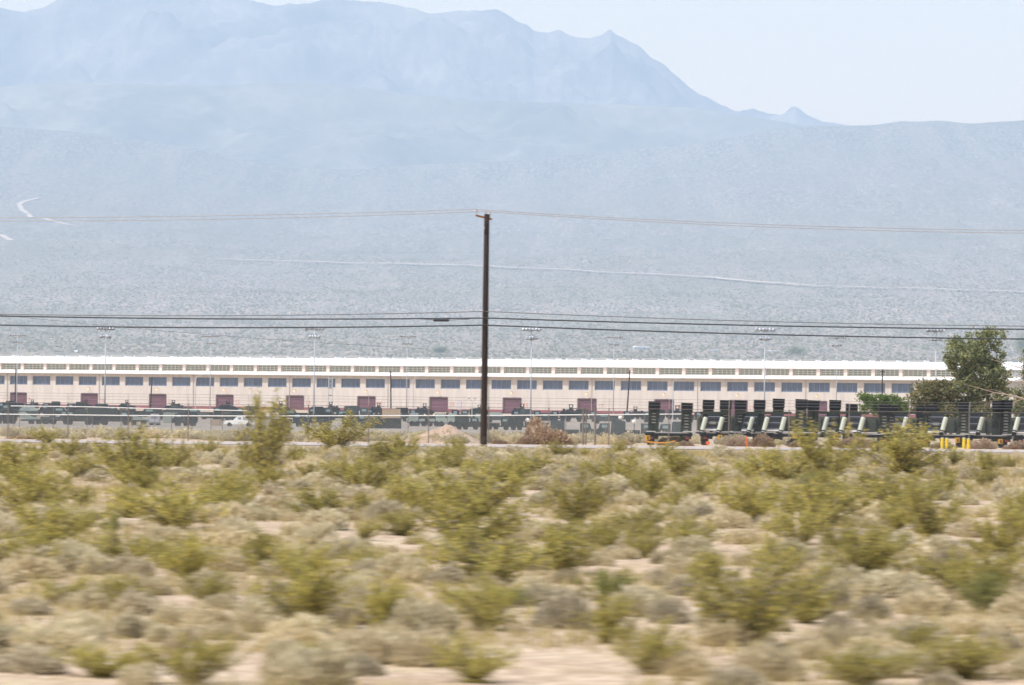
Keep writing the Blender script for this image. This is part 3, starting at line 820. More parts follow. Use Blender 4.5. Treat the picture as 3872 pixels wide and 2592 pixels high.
tz3 = lambda x: float(np.interp(PW / 2 + FPX * x / F3Y, [50, 330, 500, 930], [at(50, 1535, F3Y).z, at(330, 1538, F3Y).z, at(500, 1543, F3Y).z, at(930, 1553, F3Y).z]))
chain_fence("far short fence with a white top rail, left of the tall bush", F3Y, 2.8, xat(40, F3Y), xat(932, F3Y), 3.0, 585, 0.025, 0.038, M['white'], 0.003, 0.16, 0, M['post_dark'], top_z=tz3)  # rail's sun glint is put into its white colour

# ------------------------------------------------------------------ vehicles in the yard
t = NT("yard_asphalt"); M['yard'] = t.principled(t.mix(t.ramp(t.noise(0.05, 5), [(0.4, (0, 0, 0)), (0.7, (0.6, 0.6, 0.6))]), (0.22, 0.19, 0.155), (0.32, 0.265, 0.21)), 0.95)
xs_ = np.linspace(-170, 160, 34); ys_ = np.linspace(700, 925, 30)
YY_, XX_ = np.meshgrid(ys_, xs_, indexing='ij')
tag(grid_mesh("yard_pavement", XX_, YY_, ground_z(XX_, YY_) + 0.10, M['yard']), kind='structure')
wheel_cache = {}
def wheel_mesh(r_, w_):
    k = (r_, w_)
    if k not in wheel_cache:
        wheel_cache[k] = MB().cyl((0, -w_ / 2, 0), (0, w_ / 2, 0), r_, n=14).cyl((0, -w_ / 2 - 0.02, 0), (0, w_ / 2 + 0.02, 0), r_ * 0.5, n=8, mi=1).mesh("wheel", [M['tyre'], M['army']])
    return wheel_cache[k]
def wheels(t, xs, r_, half, w_=0.3):
    me = wheel_mesh(r_, w_)
    for x in xs:
        for s in (-1, 1): obj("wheel", me, t, (x, s * half, r_))

def gunner(px, Y, label, flip=1, mat='army_dark', s=1.0, top=None):
    x = xat(px, Y); g = gz(x, Y)
    t = thing("armoured_vehicle", label, "armoured vehicle", (x, Y, g), 0 if flip > 0 else math.pi, "armoured vehicles parked before the warehouse")
    if top:
        H = at(px, top, Y).z - g; s = H / 3.55
    t.scale = (s, s, s)
    MB().prism([(-2.9, 0.55), (2.6, 0.55), (3.0, 1.0), (2.2, 1.75), (-2.6, 1.85), (-2.9, 1.5)], -1.15, 1.15, inset=0.15).build("hull", M[mat], t)
    MB().prism([(-1.5, 1.85), (1.0, 1.85), (0.7, 2.30), (-1.3, 2.35)], -0.8, 0.8, inset=0.2).build("turret", M[mat], t)
    fr_ = MB()
    for a in (-0.45, 0.35): fr_.box((a, -0.3, 2.9), (0.22, 0.22, 1.15)); fr_.box((a, 0.3, 2.9), (0.22, 0.22, 1.15))
    fr_.box((-0.05, 0, 3.5), (1.25, 0.9, 0.17)); fr_.build("gunner_frame", M['army_dark'], t)
    MB().box((-0.05, 0, 2.6), (0.75, 0.6, 0.55), taper=0.7).cyl((0.3, 0, 2.55), (1.6, 0, 2.5), 0.07, n=6).build("weapon_mount", M['army_dark'], t)
    MB().box((-1.9, 0, 2.15), (0.8, 1.4, 0.65), taper=0.85).build("stowage", M['army_dark'], t)
    wheels(t, (-2.0, -0.7, 0.7, 1.9), 0.52, 1.05)
    return t

def cargo_truck(px, Y, label, flip=1, cover='canvas', cab='army', L=7.2, covered=True, s=1.0):
    x = xat(px, Y); g = gz(x, Y)
    t = thing("cargo_truck", label, "truck", (x, Y, g), 0 if flip > 0 else math.pi, "military trucks parked in the yard")
    t.scale = (s, s, s)
    h = L / 2
    MB().box((0, 0, 0.85), (L - 0.4, 0.9, 0.25)).build("chassis", M['army_dark'], t)
    MB().prism([(h - 2.3, 0.8), (h - 0.1, 0.8), (h, 1.5), (h - 0.5, 1.75), (h - 0.75, 2.55), (h - 2.3, 2.6)], -1.15, 1.15, inset=0.12).build("cab", M[cab], t)
    MB().box((h - 0.66, 0, 2.15), (0.06, 1.8, 0.55), ry=-0.3).build("windscreen", M['windscreen'], t)
    for s_ in (-1, 1): MB().box((h - 1.45, s_ * 1.10, 2.1), (0.9, 0.06, 0.5)).build("side_window", M['windscreen'], t)
    MB().box((-1.2, 0, 1.25), (L - 2.6, 2.3, 0.5)).build("cargo_bed", M[cab], t)
    if covered:
        MB().prism([(-h + 0.1, 1.5), (h - 2.55, 1.5), (h - 2.6, 2.75), (h - 2.8, 3.0), (-h + 0.3, 3.0), (-h + 0.1, 2.75)], -1.15, 1.15, inset=0.18).build("cargo_cover", M[cover], t)
    wheels(t, (h - 1.2, -h + 1.0, -h + 2.3), 0.55, 1.0)
    return t

def utility_vehicle(px, Y, label, flip=1, mat='army_grey', roof=None, s=1.0):
    x = xat(px, Y); g = gz(x, Y)
    t = thing("utility_vehicle", label, "military jeep", (x, Y, g), 0 if flip > 0 else math.pi, "low military jeeps parked in the yard")
    t.scale = (s, s, s)
    MB().prism([(-2.3, 0.5), (2.3, 0.5), (2.35, 1.0), (1.0, 1.2), (-2.3, 1.2)], -1.05, 1.05, inset=0.05).build("body", M[mat], t)
    MB().prism([(-2.2, 1.2), (1.0, 1.2), (0.45, 1.85), (-1.4, 1.9), (-2.2, 1.35)], -0.95, 0.95, inset=0.12).build("roof", M[roof or mat], t)
    MB().box((0.74, 0, 1.52), (0.05, 1.5, 0.42), ry=-0.7).build("windscreen", M['windscreen'], t)
    for s_ in (-1, 1): MB().box((-0.3, s_ * 0.91, 1.5), (1.2, 0.06, 0.36)).build("side_window", M['windscreen'], t)
    wheels(t, (-1.5, 1.5), 0.45, 0.95)
    return t

def container(px, Y, label, mat, w_, h_, d_=2.4, dz=0.0):
    x = xat(px, Y); g = gz(x, Y)
    t = thing("shipping_box", label, "container", (x, Y, g + dz), 0)
    MB().box((0, 0, h_ / 2), (w_, d_, h_)).build("body", M[mat], t)
    rb = MB()
    for k in range(int(w_ / 0.6)): rb.box((-w_ / 2 + 0.3 + k * 0.6, -d_ / 2 - 0.025, h_ / 2), (0.12, 0.05, h_ - 0.2))
    tag(rb.build("corrugation", M[mat], t), kind='stuff')
    MB().box((0, 0, h_ + 0.03), (w_ + 0.06, d_ + 0.06, 0.06)).build("lid", M[mat], t)
    return t

bk = lambda px: wallY(px) - 52
gl = [(122, 1511, "right of the leftmost maroon door"), (325, 1512, "before the second maroon door"), (480, 1513, "between the second and third doors"),
      (655, 1513, "right of the third maroon door"), (862, 1514, "before the fourth maroon door"), (1062, 1517, "left of the fifth maroon door"),
      (1250, 1520, "below the lattice tower"), (1432, 1524, "right of the sixth maroon door"), (1606, 1526, "left of the seventh maroon door"),
      (1812, 1531, "touching the utility pole's left edge"), (1975, 1527, "right of the eighth maroon door"), (2160, 1530, "left of the ninth maroon door"), (2402, 1538, "left of the first upright ramp"), (2562, 1534, "between the first two upright ramps")]
for i, (px, tp, lb) in enumerate(gl):
    gunner(px, bk(px), "dark armoured vehicle with gunner frame, " + lb, 1 if i % 3 else -1, 'army_dark', top=tp)
big = [(18, "dark covered truck cut by the left picture edge, before warehouse"), (190, "dark covered truck before the wall left of the second door"), (282, "dark covered truck partly before the second maroon door")]
for px, lb in big: cargo_truck(px, 905, lb, -1, 'army_dark', 'army_dark', 4.6, s=0.92)
cargo_truck(1352, 880, "blue-grey boxy truck before the sixth maroon door", 1, 'army_grey', 'army_grey', 5.6, s=1.0)
mid = [(95, -1, 'army_grey', 'army_pale', "grey jeep with pale roof behind the left fence rail"), (232, 1, 'army', None, "green jeep between two dark covered trucks"),
       (375, 1, 'army_grey', 'army_grey', "grey-green jeep right of the tan tilted scoop"), (560, -1, 'army', None, "green jeep under the third maroon door"),
       (740, 1, 'army_grey', None, "grey jeep under the curved street lamp"), (1105, 1, 'army', 'army_grey', "green jeep under the fifth maroon door"),
       (1290, -1, 'army', None, "green jeep below the blue-grey boxy truck"), (1500, 1, 'army_grey', None, "grey jeep just right of a slim brown pole"),
       (1885, 1, 'army_grey', 'army_pale', "pale-roofed jeep just right of the utility pole"), (2060, -1, 'army', None, "green jeep above the tumbleweed pile"), (2290, 1, 'army_grey', None, "grey jeep before the ninth maroon door")]
for px, fl, ma, rf, lb in mid: utility_vehicle(px, 868, lb, fl, ma, rf, 1.15)
for px, lb, w_ in ((460, "grey-green armoured hull behind the far white rail", 1), (640, "long green armoured hull between the white rails", 1), (850, "dark green armoured hull left of the tall bush", -1), (1585, "green armoured hull below the curved street lamp by the pole", 1), (1660, "dark armoured hull below the seventh maroon door", -1)):
    t = gunner(px, 850, lb, w_, 'army', 0.9)
    for ch in list(t.children):
        if ch.name.split('.')[0] in ("gunner_frame", "weapon_mount"): bpy.data.objects.remove(ch)
for k, (px, lb) in enumerate(((45, "dark covered truck behind the left-edge truck, second rank"), (150, "dark open truck left of the second maroon door, second rank"), (405, "dark covered truck right of the second maroon door, second rank"), (520, "dark open truck between second and third doors, second rank"),
      (690, "dark covered truck under the third door's right side, second rank"), (800, "dark open truck left of the fourth maroon door, second rank"), (930, "dark covered truck just left of the tall bush, second rank"), (1160, "dark open truck right of the fifth maroon door, second rank"),
      (1220, "dark covered truck below the lattice tower, second rank"), (1420, "dark open truck left of the slim brown pole, second rank"), (1540, "dark covered truck under the curved lamp, second rank"), (1700, "dark open truck below the seventh maroon door, second rank"),
      (1780, "dark covered truck left of the utility pole, second rank"), (1930, "dark open truck below the eighth maroon door, second rank"), (2010, "dark covered truck right of the eighth maroon door, second rank"), (2120, "dark open truck left of the ninth maroon door, second rank"),
      (2220, "dark covered truck below the ninth maroon door, second rank"), (2350, "dark open truck right of the ninth maroon door, second rank"), (2470, "dark covered truck behind the first ramps, second rank"), (2620, "dark open truck behind the second ramps, second rank"))):
    cargo_truck(px, 886, lb, 1 if k % 3 else -1, ('army_dark', 'canvas', 'army', 'army_dark', 'army_grey')[k % 5], 'army_dark' if k % 4 else 'army_grey', 5.6, k % 2 == 0, s=0.88)
# tan tilted scoop
x = xat(333, 845); t = thing("tipped_scoop", "tan tilted loader scoop on the ground left of the masts", "scoop", (x, 845, gz(x, 845)))
MB().prism([(-1.6, 1.9), (0.2, 0.1), (1.3, 0.9), (0.9, 1.3), (0.1, 1.0), (-1.1, 2.1)], -1.2, 1.2).build("shell", M['tan'], t)
MB().prism([(0.2, 0.0), (1.6, 0.0), (1.5, 0.4), (0.3, 0.4)], -0.4, 0.4).build("foot", M['army_grey'], t)
# front row
FY = 800
cargo_truck(20, FY, "dark covered truck at the left edge, behind the fence", -1, 'army_dark', 'army_dark', 5.0, s=0.9)
x = xat(115, FY); t = thing("boom_trailer", "pale trailer with sloping boom and orange tip, left foreground of yard", "trailer", (x, FY, gz(x, FY)))
MB().prism([(-2.2, 2.2), (-1.6, 1.2), (-0.3, 1.0), (3.2, 0.45), (3.2, 0.75), (0.2, 1.5), (-1.2, 2.4)], -0.5, 0.5).build("boom", M['army_pale'], t)
MB().box((0.6, 0, 0.8), (4.6, 1.8, 0.35)).build("deck", M['army_grey'], t)
MB().prism([(-2.9, 0.6), (-2.4, 0.6), (-2.5, 1.5), (-3.0, 2.0)], -0.3, 0.3).build("orange_tip", M['orange'], t)
wheels(t, (0.2, 1.6), 0.45, 0.9)
cargo_truck(215, FY, "dark open truck right of the pale boom trailer", 1, 'canvas', 'army_grey', 6.0, False)
cargo_truck(310, FY - 6, "grey-green covered truck, second from left behind the fence", -1, 'canvas', 'army', 7.0)
cargo_truck(425, FY - 6, "long dark covered truck left of the pale green flatbed", 1, 'canvas', 'army_dark', 7.4)
x = xat(525, FY); t = thing("flatbed_trailer", "pale green flatbed trailer left of the lilac van", "trailer", (x, FY, gz(x, FY)))
MB().prism([(-1.9, 1.3), (1.9, 0.9), (1.9, 1.15), (-1.6, 1.9), (-1.9, 1.8)], -1.1, 1.1).build("deck", M['army_pale'], t)
MB().box((0, 0, 0.85), (3.6, 1.6, 0.3)).build("chassis", M['army_dark'], t); wheels(t, (-0.9, 0.9), 0.45, 0.95)
x = xat(586, FY); t = thing("small_van", "pale lilac van seen end-on over a pale deck", "van", (x, FY, gz(x, FY)))
MB().prism([(-0.85, 0.4), (0.85, 0.4), (0.85, 1.3), (0.62, 2.15), (-0.62, 2.15), (-0.85, 1.3)], -2.0, 2.0).build("body", M['lilac'], t)
MB().box((0, -2.03, 1.65), (1.15, 0.05, 0.5)).build("rear_window", M['mullion'], t); wheels(t, (-0.6, 0.6), 0.33, 1.4, 0.2)
MB().box((0, -2.3, 0.65), (2.6, 0.5, 0.18)).build("bumper", M['army_pale'], t)
cargo_truck(700, FY - 10, "dark truck between the lilac van and the tan crate", -1, 'army_dark', 'army_dark', 5.2, s=0.92)
container(645, FY + 20, "pale sage box behind the lilac van", 'army_pale', 2.6, 2.0)
container(818, FY, "low orange-tan crate left of the white pickup", 'tan', 1.8, 1.2)
# white pickup
x = xat(905, FY - 4); t = thing("pickup_truck", "white pickup truck parked facing left beside the tall bush", "pickup truck", (x, FY - 4, gz(x, FY - 4)), math.pi)
MB().prism([(-2.8, 0.5), (2.7, 0.5), (2.75, 0.95), (2.3, 1.15), (1.1, 1.2), (-2.8, 1.2)], -0.95, 0.95, inset=0.08).build("body", M['white'], t)
MB().prism([(-0.7, 1.2), (1.1, 1.2), (0.35, 1.88), (-0.6, 1.9)], -0.85, 0.85, inset=0.12).build("cab", M['white'], t)
MB().box((0.76, 0, 1.55), (0.05, 1.4, 0.62), ry=-0.82).build("windscreen", M['windscreen'], t)
for s_ in (-1, 1): MB().box((-0.1, s_ * 0.82, 1.55), (0.55, 0.06, 0.42)).build("side_window", M['windscreen'], t)
wheels(t, (-1.7, 1.75), 0.40, 0.85, 0.25)
cargo_truck(1090, FY, "dark green open truck behind the bright yellow-green bush", 1, 'army_dark', 'army_dark', 6.4, False)
cargo_truck(1200, FY + 8, "dark covered truck behind the bright yellow-green bush", -1, 'army_dark', 'army', 6.6, s=0.9)
cargo_truck(1345, FY, "dark truck just left of the green shipping box", 1, 'army_dark', 'army_dark', 5.4, s=0.95)
container(1448, FY - 20, "long dark green shipping box left of the dirt mound", 'army', 6.6, 1.9)
container(1480, FY + 15, "tan shipping box above the dark green one", 'tan', 3.4, 3.3)
for k, px in enumerate((1580, 1650, 1725, 1800)):
    cargo_truck(px, FY + 18, ["pale truck with teal windows, left end above the dirt mound", "pale truck with teal windows, over the dirt mound's left slope", "pale truck with teal windows, over the dirt mound's crest", "pale truck with teal windows, touching the utility pole"][k], 1 if k % 2 else -1, 'army_pale', 'army_pale', 4.4, False)
for k, px in enumerate((1770, 1885, 1975)):
    cargo_truck(px, FY - 30, ["dark green truck behind the right slope of the dirt mound", "dark green truck just right of the utility pole", "dark green truck with pale bed behind the tumbleweed pile"][k], 1, 'army', 'army', 5.6, k != 1, s=0.86)
for k, px in enumerate((2080, 2190, 2310, 2420, 2540)):
    cargo_truck(px, 640, ["grey truck behind the tumbleweed pile", "grey truck behind the two gate posts", "grey covered truck right of the gate posts", "grey truck behind the first upright ramp", "grey covered truck between the first two upright ramps"][k], 1 if k % 2 else -1, 'army_grey', 'army_grey', 5.0, k % 2 == 0, s=0.9)
for k, (px, py, lb) in enumerate(((1995, 1588, "small bright white dome behind the tumbleweed pile"), (2398, 1594, "bright white ball lamp between gate posts and first ramp"), (2346, 1579, "small white curved cover left of the white ball lamp"))):
    p = at(px, py, 560); g = gz(p.x, 560)
    t = thing("white_dome", lb, "dome", (p.x, 560, g))
    MB().dome((0, 0, p.z - g), 0.28, 0.28, 0.26, 10, 6, full=True).build("shell", M['white'], t, True)
    MB().cyl((0, 0, -0.1), (0, 0, p.z - g - 0.2), 0.05, n=6).build("stand", M['army_grey'], t)

# ------------------------------------------------------------------ trailers with upright ramps, right
TY = 238.0
def ppx(v): return v * TY / FPX
ramp_cache = {}
def ramp_trailer(rampsL, panel, tanks, plates, tops, label, yoff=0.0, seed=0):
    Y = TY + yoff
    cx = xat(sum(rampsL) / len(rampsL), Y, 1600)
    g = gz(cx, Y)
    t = thing("ramp_trailer", label, "trailer", (cx, Y, g), 0, "trailers parked with their ramps upright")
    rnd = random.Random(seed)
    zrow = lambda px, py: at(px, py, Y).z - g
    xx = lambda px, py=1600: at(px, py, Y).x - cx
    w_ = 0.60
    lo = min(rampsL + ([panel] if panel else [])); hi = max(rampsL + ([panel] if panel else []))
    xa, xb = xx(lo) - 0.4, xx(hi) + 0.4
    # deck running away from the camera, tail frame facing it
    MB().box(((xa + xb) / 2, 2.6, 0.66), (xb - xa, 5.0, 0.08)).build("deck", M['black_steel'], t)
    MB().box(((xa + xb) / 2, 0.02, 0.58), (xb - xa, 0.16, 0.14)).build("tail_beam", M['black_steel'], t)
    MB().box(((xa + xb) / 2 + 0.1, -0.08, 0.70), ((xb - xa) * 0.7, 0.08, 0.06)).build("deck_edge", M['lamp_glass'], t)  # edge bar, its pale colour also standing for white glints
    if panel:
        bw = (xb - xa) * 0.92
        bd = MB().prism([(-bw / 2, 0.78), (bw / 2, 0.78), (bw / 2, 1.45), (bw / 2 - 0.12, 1.62), (-bw / 2 + 0.2, 1.66), (-bw / 2, 1.5)], 4.1, 5.4).build("camouflaged_body", M['faded_camo'], t)
        bd.location = ((xa + xb) / 2, 0, 0)
        for q in range(4):
            o = MB().box((-bw / 2 + bw * (q + 0.5) / 4, 4.07, 1.15), (0.07, 0.05, 0.7)).build("stake_post", M['black_steel'], bd)
    wm = wheel_mesh(0.42, 0.34)
    for wx in (xa + 0.35, xb - 0.35):
        for wy in (1.0, 2.1): obj("wheel", wm, t, (wx, wy, 0.42)).rotation_euler = (0, 0, R(90))
    for px, tp in zip(rampsL, tops):
        h = zrow(px, tp); ln = R(2.2)
        rm = bpy.data.objects.new("ramp", None)
        m = MB()
        H0 = 0.35
        for s in (-1, 1): m.box((s * (w_ / 2 - 0.09), 0, (H0 + h) / 2), (0.18, 0.16, h - H0))
        m.box((0, 0.06, (H0 + h) / 2), (w_ - 0.36, 0.05, h - H0 - 0.05))
        rm = m.build("ramp", M['camo'], t)
        rm.location = (xx(px, 1690), 0.12, 0); rm.rotation_euler = (0, ln * 0.8, 0)
        MB().box((0, -0.045, h - 0.24), (w_ + 0.05, 0.32, 0.50)).build("ramp_toe", M['black_steel'], rm)
        nr = int((h - 0.95) / 0.165)
        hid = rnd.random() < 0.25
        if not hid:
            rg = MB().box((0, 0.0, 0), (w_ - 0.37, 0.07, 0.075)).mesh("rung", M['rung'])
            for k in range(min(nr, 8 if rnd.random() < 0.6 else 4)): obj("rung", rg, rm, (0, 0, h - 0.66 - k * 0.165))
    if panel:
        zt, zb = zrow(panel, 1564), 0.78
        P = MB(); wd = ppx(48)
        lean = ppx(16)
        n = 6
        body = MB().prism([(-wd / 2, zb), (wd / 2, zb), (wd / 2 + lean, zt), (-wd / 2 + lean, zt)], -0.10, 0.06)
        pn = body.build("slanted_rack", M['blue_black'], t); pn.location = (xx(panel, 1650), -0.02, 0)
        for k in range(1, n):
            z = zb + (zt - zb) * k / n
            o = MB().box((0, -0.125, 0), (wd - 0.02, 0.04, 0.035)).build("rib", M['mullion'] if k % 2 else M['black_steel'], pn)
            o.location = (lean * k / n, 0, z)
        MB().box((0, -0.14, zb + 0.08), (wd * 0.95, 0.14, 0.09)).build("white_step", M['white'], pn)
        if rnd.random() < 0.6: MB().box((lean * 0.45, -0.15, zb + (zt - zb) * 0.48), (wd * 0.5, 0.03, 0.15)).build("data_plate", M['rung'], pn)
        MB().box((lean * 0.9, 0.0, zt + 0.05), (wd * 2.3, 0.3, 0.13)).build("brown_beam", M['camo'], pn)
        for px in tanks:
            b0 = Vector((xx(px, 1625) - 0.09, -0.30, zrow(px, 1626))); b1 = Vector((xx(px, 1580) + 0.09, -0.30, zrow(px, 1580)))
            tk = MB().cyl(b0, b1, 0.125, n=12).cyl(b1, b1 + (b1 - b0) * 0.07, 0.125, 0.08, 12).build("air_tank", M['pale_tank'], t, False)
            MB().cyl(b0 - (b1 - b0) * 0.10, b0, 0.115, 0.128, 12).build("tank_band", M['black_steel'], tk)
            MB().cyl(b0 - (b1 - b0) * 0.17, b0 - (b1 - b0) * 0.10, 0.12, n=12).build("tank_foot", M['lamp_glass'], tk)
            MB().box((b0.x - 0.05, -0.2, (b0.z - 0.15 + 0.75) / 2), (0.24, 0.22, max(b0.z - 0.9, 0.2))).build("tank_bracket", M['black_steel'], tk)
    for px, py in plates:
        o = MB().box((0, -0.40, 0), (0.26, 0.03, 0.27)).build("amber_plate", M['plate'], t); o.location = (xx(px, py), 0, zrow(px, py))
        b = MB().box((0, -0.42, 0), (0.05, 0.02, 0.17)).box((0.06, -0.42, 0.075), (0.08, 0.02, 0.025)).box((0.06, -0.42, -0.075), (0.08, 0.02, 0.025)).box((0.05, -0.42, 0), (0.06, 0.02, 0.025)).build("plate_mark", M['black_steel'], o)
        MB().box((0, -0.37, -0.3), (0.05, 0.04, 0.4)).build("plate_stalk", M['black_steel'], o)
    for k in range(2):
        o = MB().box((xa + 0.3 + k * (xb - xa - 0.6), -0.10, 0.40), (0.22, 0.04, 0.10)).build("tail_light", M['red_dim'], t)
        MB().box((xa + 0.3 + k * (xb - xa - 0.6), -0.12, 0.76), (0.5, 0.2, 0.05)).build("light_bracket", M['galv'], t)
    return t

specs = [
 ([2468, 2592], None, [], [(2448, 1655)], [1518, 1524], "leftmost ramp trailer with an orange strap across it"),
 ([2673, 2738], 2686, [2661, 2724], [(2722, 1653)], [1512, 1514], "ramp trailer with a red-orange lamp, second from left"),
 ([2794, 2866], 2826, [2838], [(2880, 1650)], [1515, 1512], "ramp trailer above a reddish tumbleweed heap, third from left"),
 ([2938, 3024], 2922, [2894, 2959], [(3003, 1649)], [1508, 1510], "ramp trailer with tallest ramps and two pale tanks, fourth from left"),
 ([3070, 3152], 3133, [3120], [(3073, 1645), (3158, 1650)], [1514, 1513], "ramp trailer behind the bush with two amber plates, fifth from left"),
 ([3215, 3340], 3216, [3186, 3256], [], [1527, 1530], "ramp trailer before the wispy green bush, sixth from left"),
 ([3367, 3480], 3392, [3419], [(3336, 1670)], [1533, 1537], "ramp trailer before the ochre bush, seventh from left"),
 ([3515, 3640], 3530, [3568], [(3496, 1678), (3617, 1664)], [1531, 1524], "ramp trailer behind the yellow bollards, eighth from left"),
 ([3768, 3800], 3676, [3706], [(3780, 1669)], [1516, 1513], "ramp trailer under the dead branches, ninth from left"),
 ([3905, 3960], 3866, [3842], [], [1520, 1520], "ramp trailer cut by the right edge of the picture"),
]
for i, s in enumerate(specs): ramp_trailer(*s, yoff=(0, 0.4, 2.2, 0, 2.0, 0.3, 1.8, 0.2, 1.5, 0)[i], seed=i)
# orange strap and lamp
a, b, c = at(2440, 1672, TY - 0.6), at(2500, 1676, TY - 0.6), at(2553, 1666, TY - 0.6)
wire("orange_strap", [tuple(at(2440 + 113 * k / 8, 1668 + 7 * (1 - ((k - 4) / 4) ** 2), TY - 0.6)) for k in range(9)], 0.045, M['orange'], "orange strap sagging across the leftmost ramp trailer", "strap")
p = at(2676, 1675, TY - 0.5)
t = thing("warning_lamp", "round red-orange warning lamp on the second ramp trailer", "lamp", p)
MB().cyl((0, 0, 0), (0, -0.08, 0), 0.11, n=14).build("lens", M['red_lens'], t)
MB().box((0, 0.12, 0), (0.1, 0.24, 0.1)).build("mount", M['black_steel'], t)
p = at(2823, 1694, 224.0); t = thing("marker_stake", "thin red marker stake by the road below the trailers", "stake", (p.x, 224, gz(p.x, 224)))
MB().cyl((0, 0, -0.1), (0, 0, 0.55), 0.03, n=6).build("stake", M['red_lens'], t)
# bollards
for k, (px, tp) in enumerate(((3563, 1657), (3580, 1658), (3645, 1657), (3662, 1660))):
    Y = 225.0; x = xat(px, Y, 1690); g = gz(x, Y); h = at(px, tp, Y).z - g
    t = thing("bollard", ["yellow bollard with pale cap, leftmost of four", "yellow bollard second from the left of four", "yellow bollard second from the right of four", "yellow bollard farthest right, slightly shorter"][k], "bollard", (x, Y, g), 0, "yellow bollards before the trailers")
    MB().cyl((0, 0, -0.2), (0, 0, h), 0.085, n=14).build("post", M['yellow'], t, False)
    MB().dome((0, 0, h), 0.085, 0.085, 0.05, 14, 3).build("cap", M['army_pale'], t, True)
x = xat(3612, 224.6); t = thing("valve_box", "low yellow block on the ground between the bollards", "block", (x, 224.6, gz(x, 224.6)))
MB().dome((0, 0, 0), 0.16, 0.14, 0.11, 12, 4).box((0, 0, 0.03), (0.32, 0.28, 0.06)).build("block", M['yellow'], t)
MB().cyl((0, 0, 0.1), (0, 0, 0.13), 0.03, n=8).build("lid_knob", M['plate'], t)

# ------------------------------------------------------------------ dirt mound
mx, my = at(1655, 1640, 233).x, 233.0
n = 46
X, Yg = np.meshgrid(np.linspace(-4.2, 4.2, n), np.linspace(-3, 3, n))
prof = np.clip(1 - np.sqrt((np.where(X < 0.6, (X - 0.6) / 3.4, (X - 0.6) / 2.3)) ** 2 + (Yg / 2.6) ** 2), 0, 1)
Zm = 1.18 * prof ** 1.15 + 0.22 * fbm(X * 1.1, Yg * 1.1, 5, 77) * (prof > 0) * (0.3 + prof)
o = grid_mesh("dirt_mound", X + 0, Yg + 0, Zm - 0.12, M['mound']); o.location = (mx, my, gz(mx, my) - 0.02)
tag(o, "pale heap of dirt beside the utility pole behind the fence", "dirt mound")

# ------------------------------------------------------------------ plants
def rand_quads(P, size, rg, stretch=1.0, up=0.0, dirs=None):
    n = len(P)
    a = rg.normal(size=(n, 3)) if dirs is None else dirs + rg.normal(size=(n, 3)) * 0.35
    a[:, 2] += up
    a /= np.linalg.norm(a, axis=1, keepdims=True) + 1e-9
    b = np.cross(a, rg.normal(size=(n, 3))); b /= np.linalg.norm(b, axis=1, keepdims=True) + 1e-9
    s = size * (0.6 + 0.8 * rg.random((n, 1)))
    A = a * s * stretch; B = b * s
    return np.stack([P - A * 0.5 - B * 0.35, P - A * 0.1 + B * 0.5, P + A * 0.5 + B * 0.25, P + A * 0.1 - B * 0.5], 1)

def creosote_meshes(seed, leaves=4900, dark=False):
    """bush of unit height: thin stems fanning from the foot, ragged upswept sprays of tiny leaves with gaps between"""
    rg = np.random.default_rng(seed)
    st = MB(); P = []; nst = int(rg.integers(20, 28))
    for k in range(nst):
        az = rg.random() * 2 * math.pi
        out = 0.06 + 0.72 * rg.random() ** 0.8
        L = (0.40 + 0.62 * rg.random() ** 0.9) * (1.0 - 0.35 * out ** 1.5)
        pts = []
        bend = rg.normal() * 0.12
        for j in range(6):
            s = j / 5
            r_ = out * s * (0.9 + 0.2 * s)
            pts.append(np.array([math.cos(az + bend * s) * r_ + rg.normal() * 0.03 * s, math.sin(az + bend * s) * r_ + rg.normal() * 0.03 * s, L * s ** (0.75 + 0.35 * rg.random())]))
        st.tube([tuple(p) for p in pts], [0.011 - 0.0015 * j for j in range(6)], 3)
        dens = 0.35 + 1.3 * rg.random()
        for j in range(1, 6):
            for q in range(2 + (j > 2) + (j > 3)):
                base = pts[j - 1] + (pts[j] - pts[j - 1]) * rg.random()
                d = np.array([math.cos(az) * 0.6, math.sin(az) * 0.6, 0.75]) + rg.normal(size=3) * 0.6
                d /= np.linalg.norm(d)
                ln = 0.10 + 0.20 * rg.random()
                tip = base + d * ln
                st.tube([tuple(base), tuple(tip)], [0.005, 0.002], 3)
                m = max(4, int(leaves / (nst * 15) * dens * (0.4 + 1.2 * rg.random())))
                tt = rg.random((m, 1)) ** 0.6
                P.append(base + (tip - base) * tt + rg.normal(size=(m, 3)) * (0.018 + 0.022 * tt))
    P = np.concatenate(P); P[:, 2] = np.abs(P[:, 2] - 0.03) + 0.03
    lf = MB().quads(rand_quads(P, 0.030, rg, 1.3))
    return lf.mesh("foliage", M['creosote_dark' if dark else 'creosote']), st.mesh("stems", M['twig'])

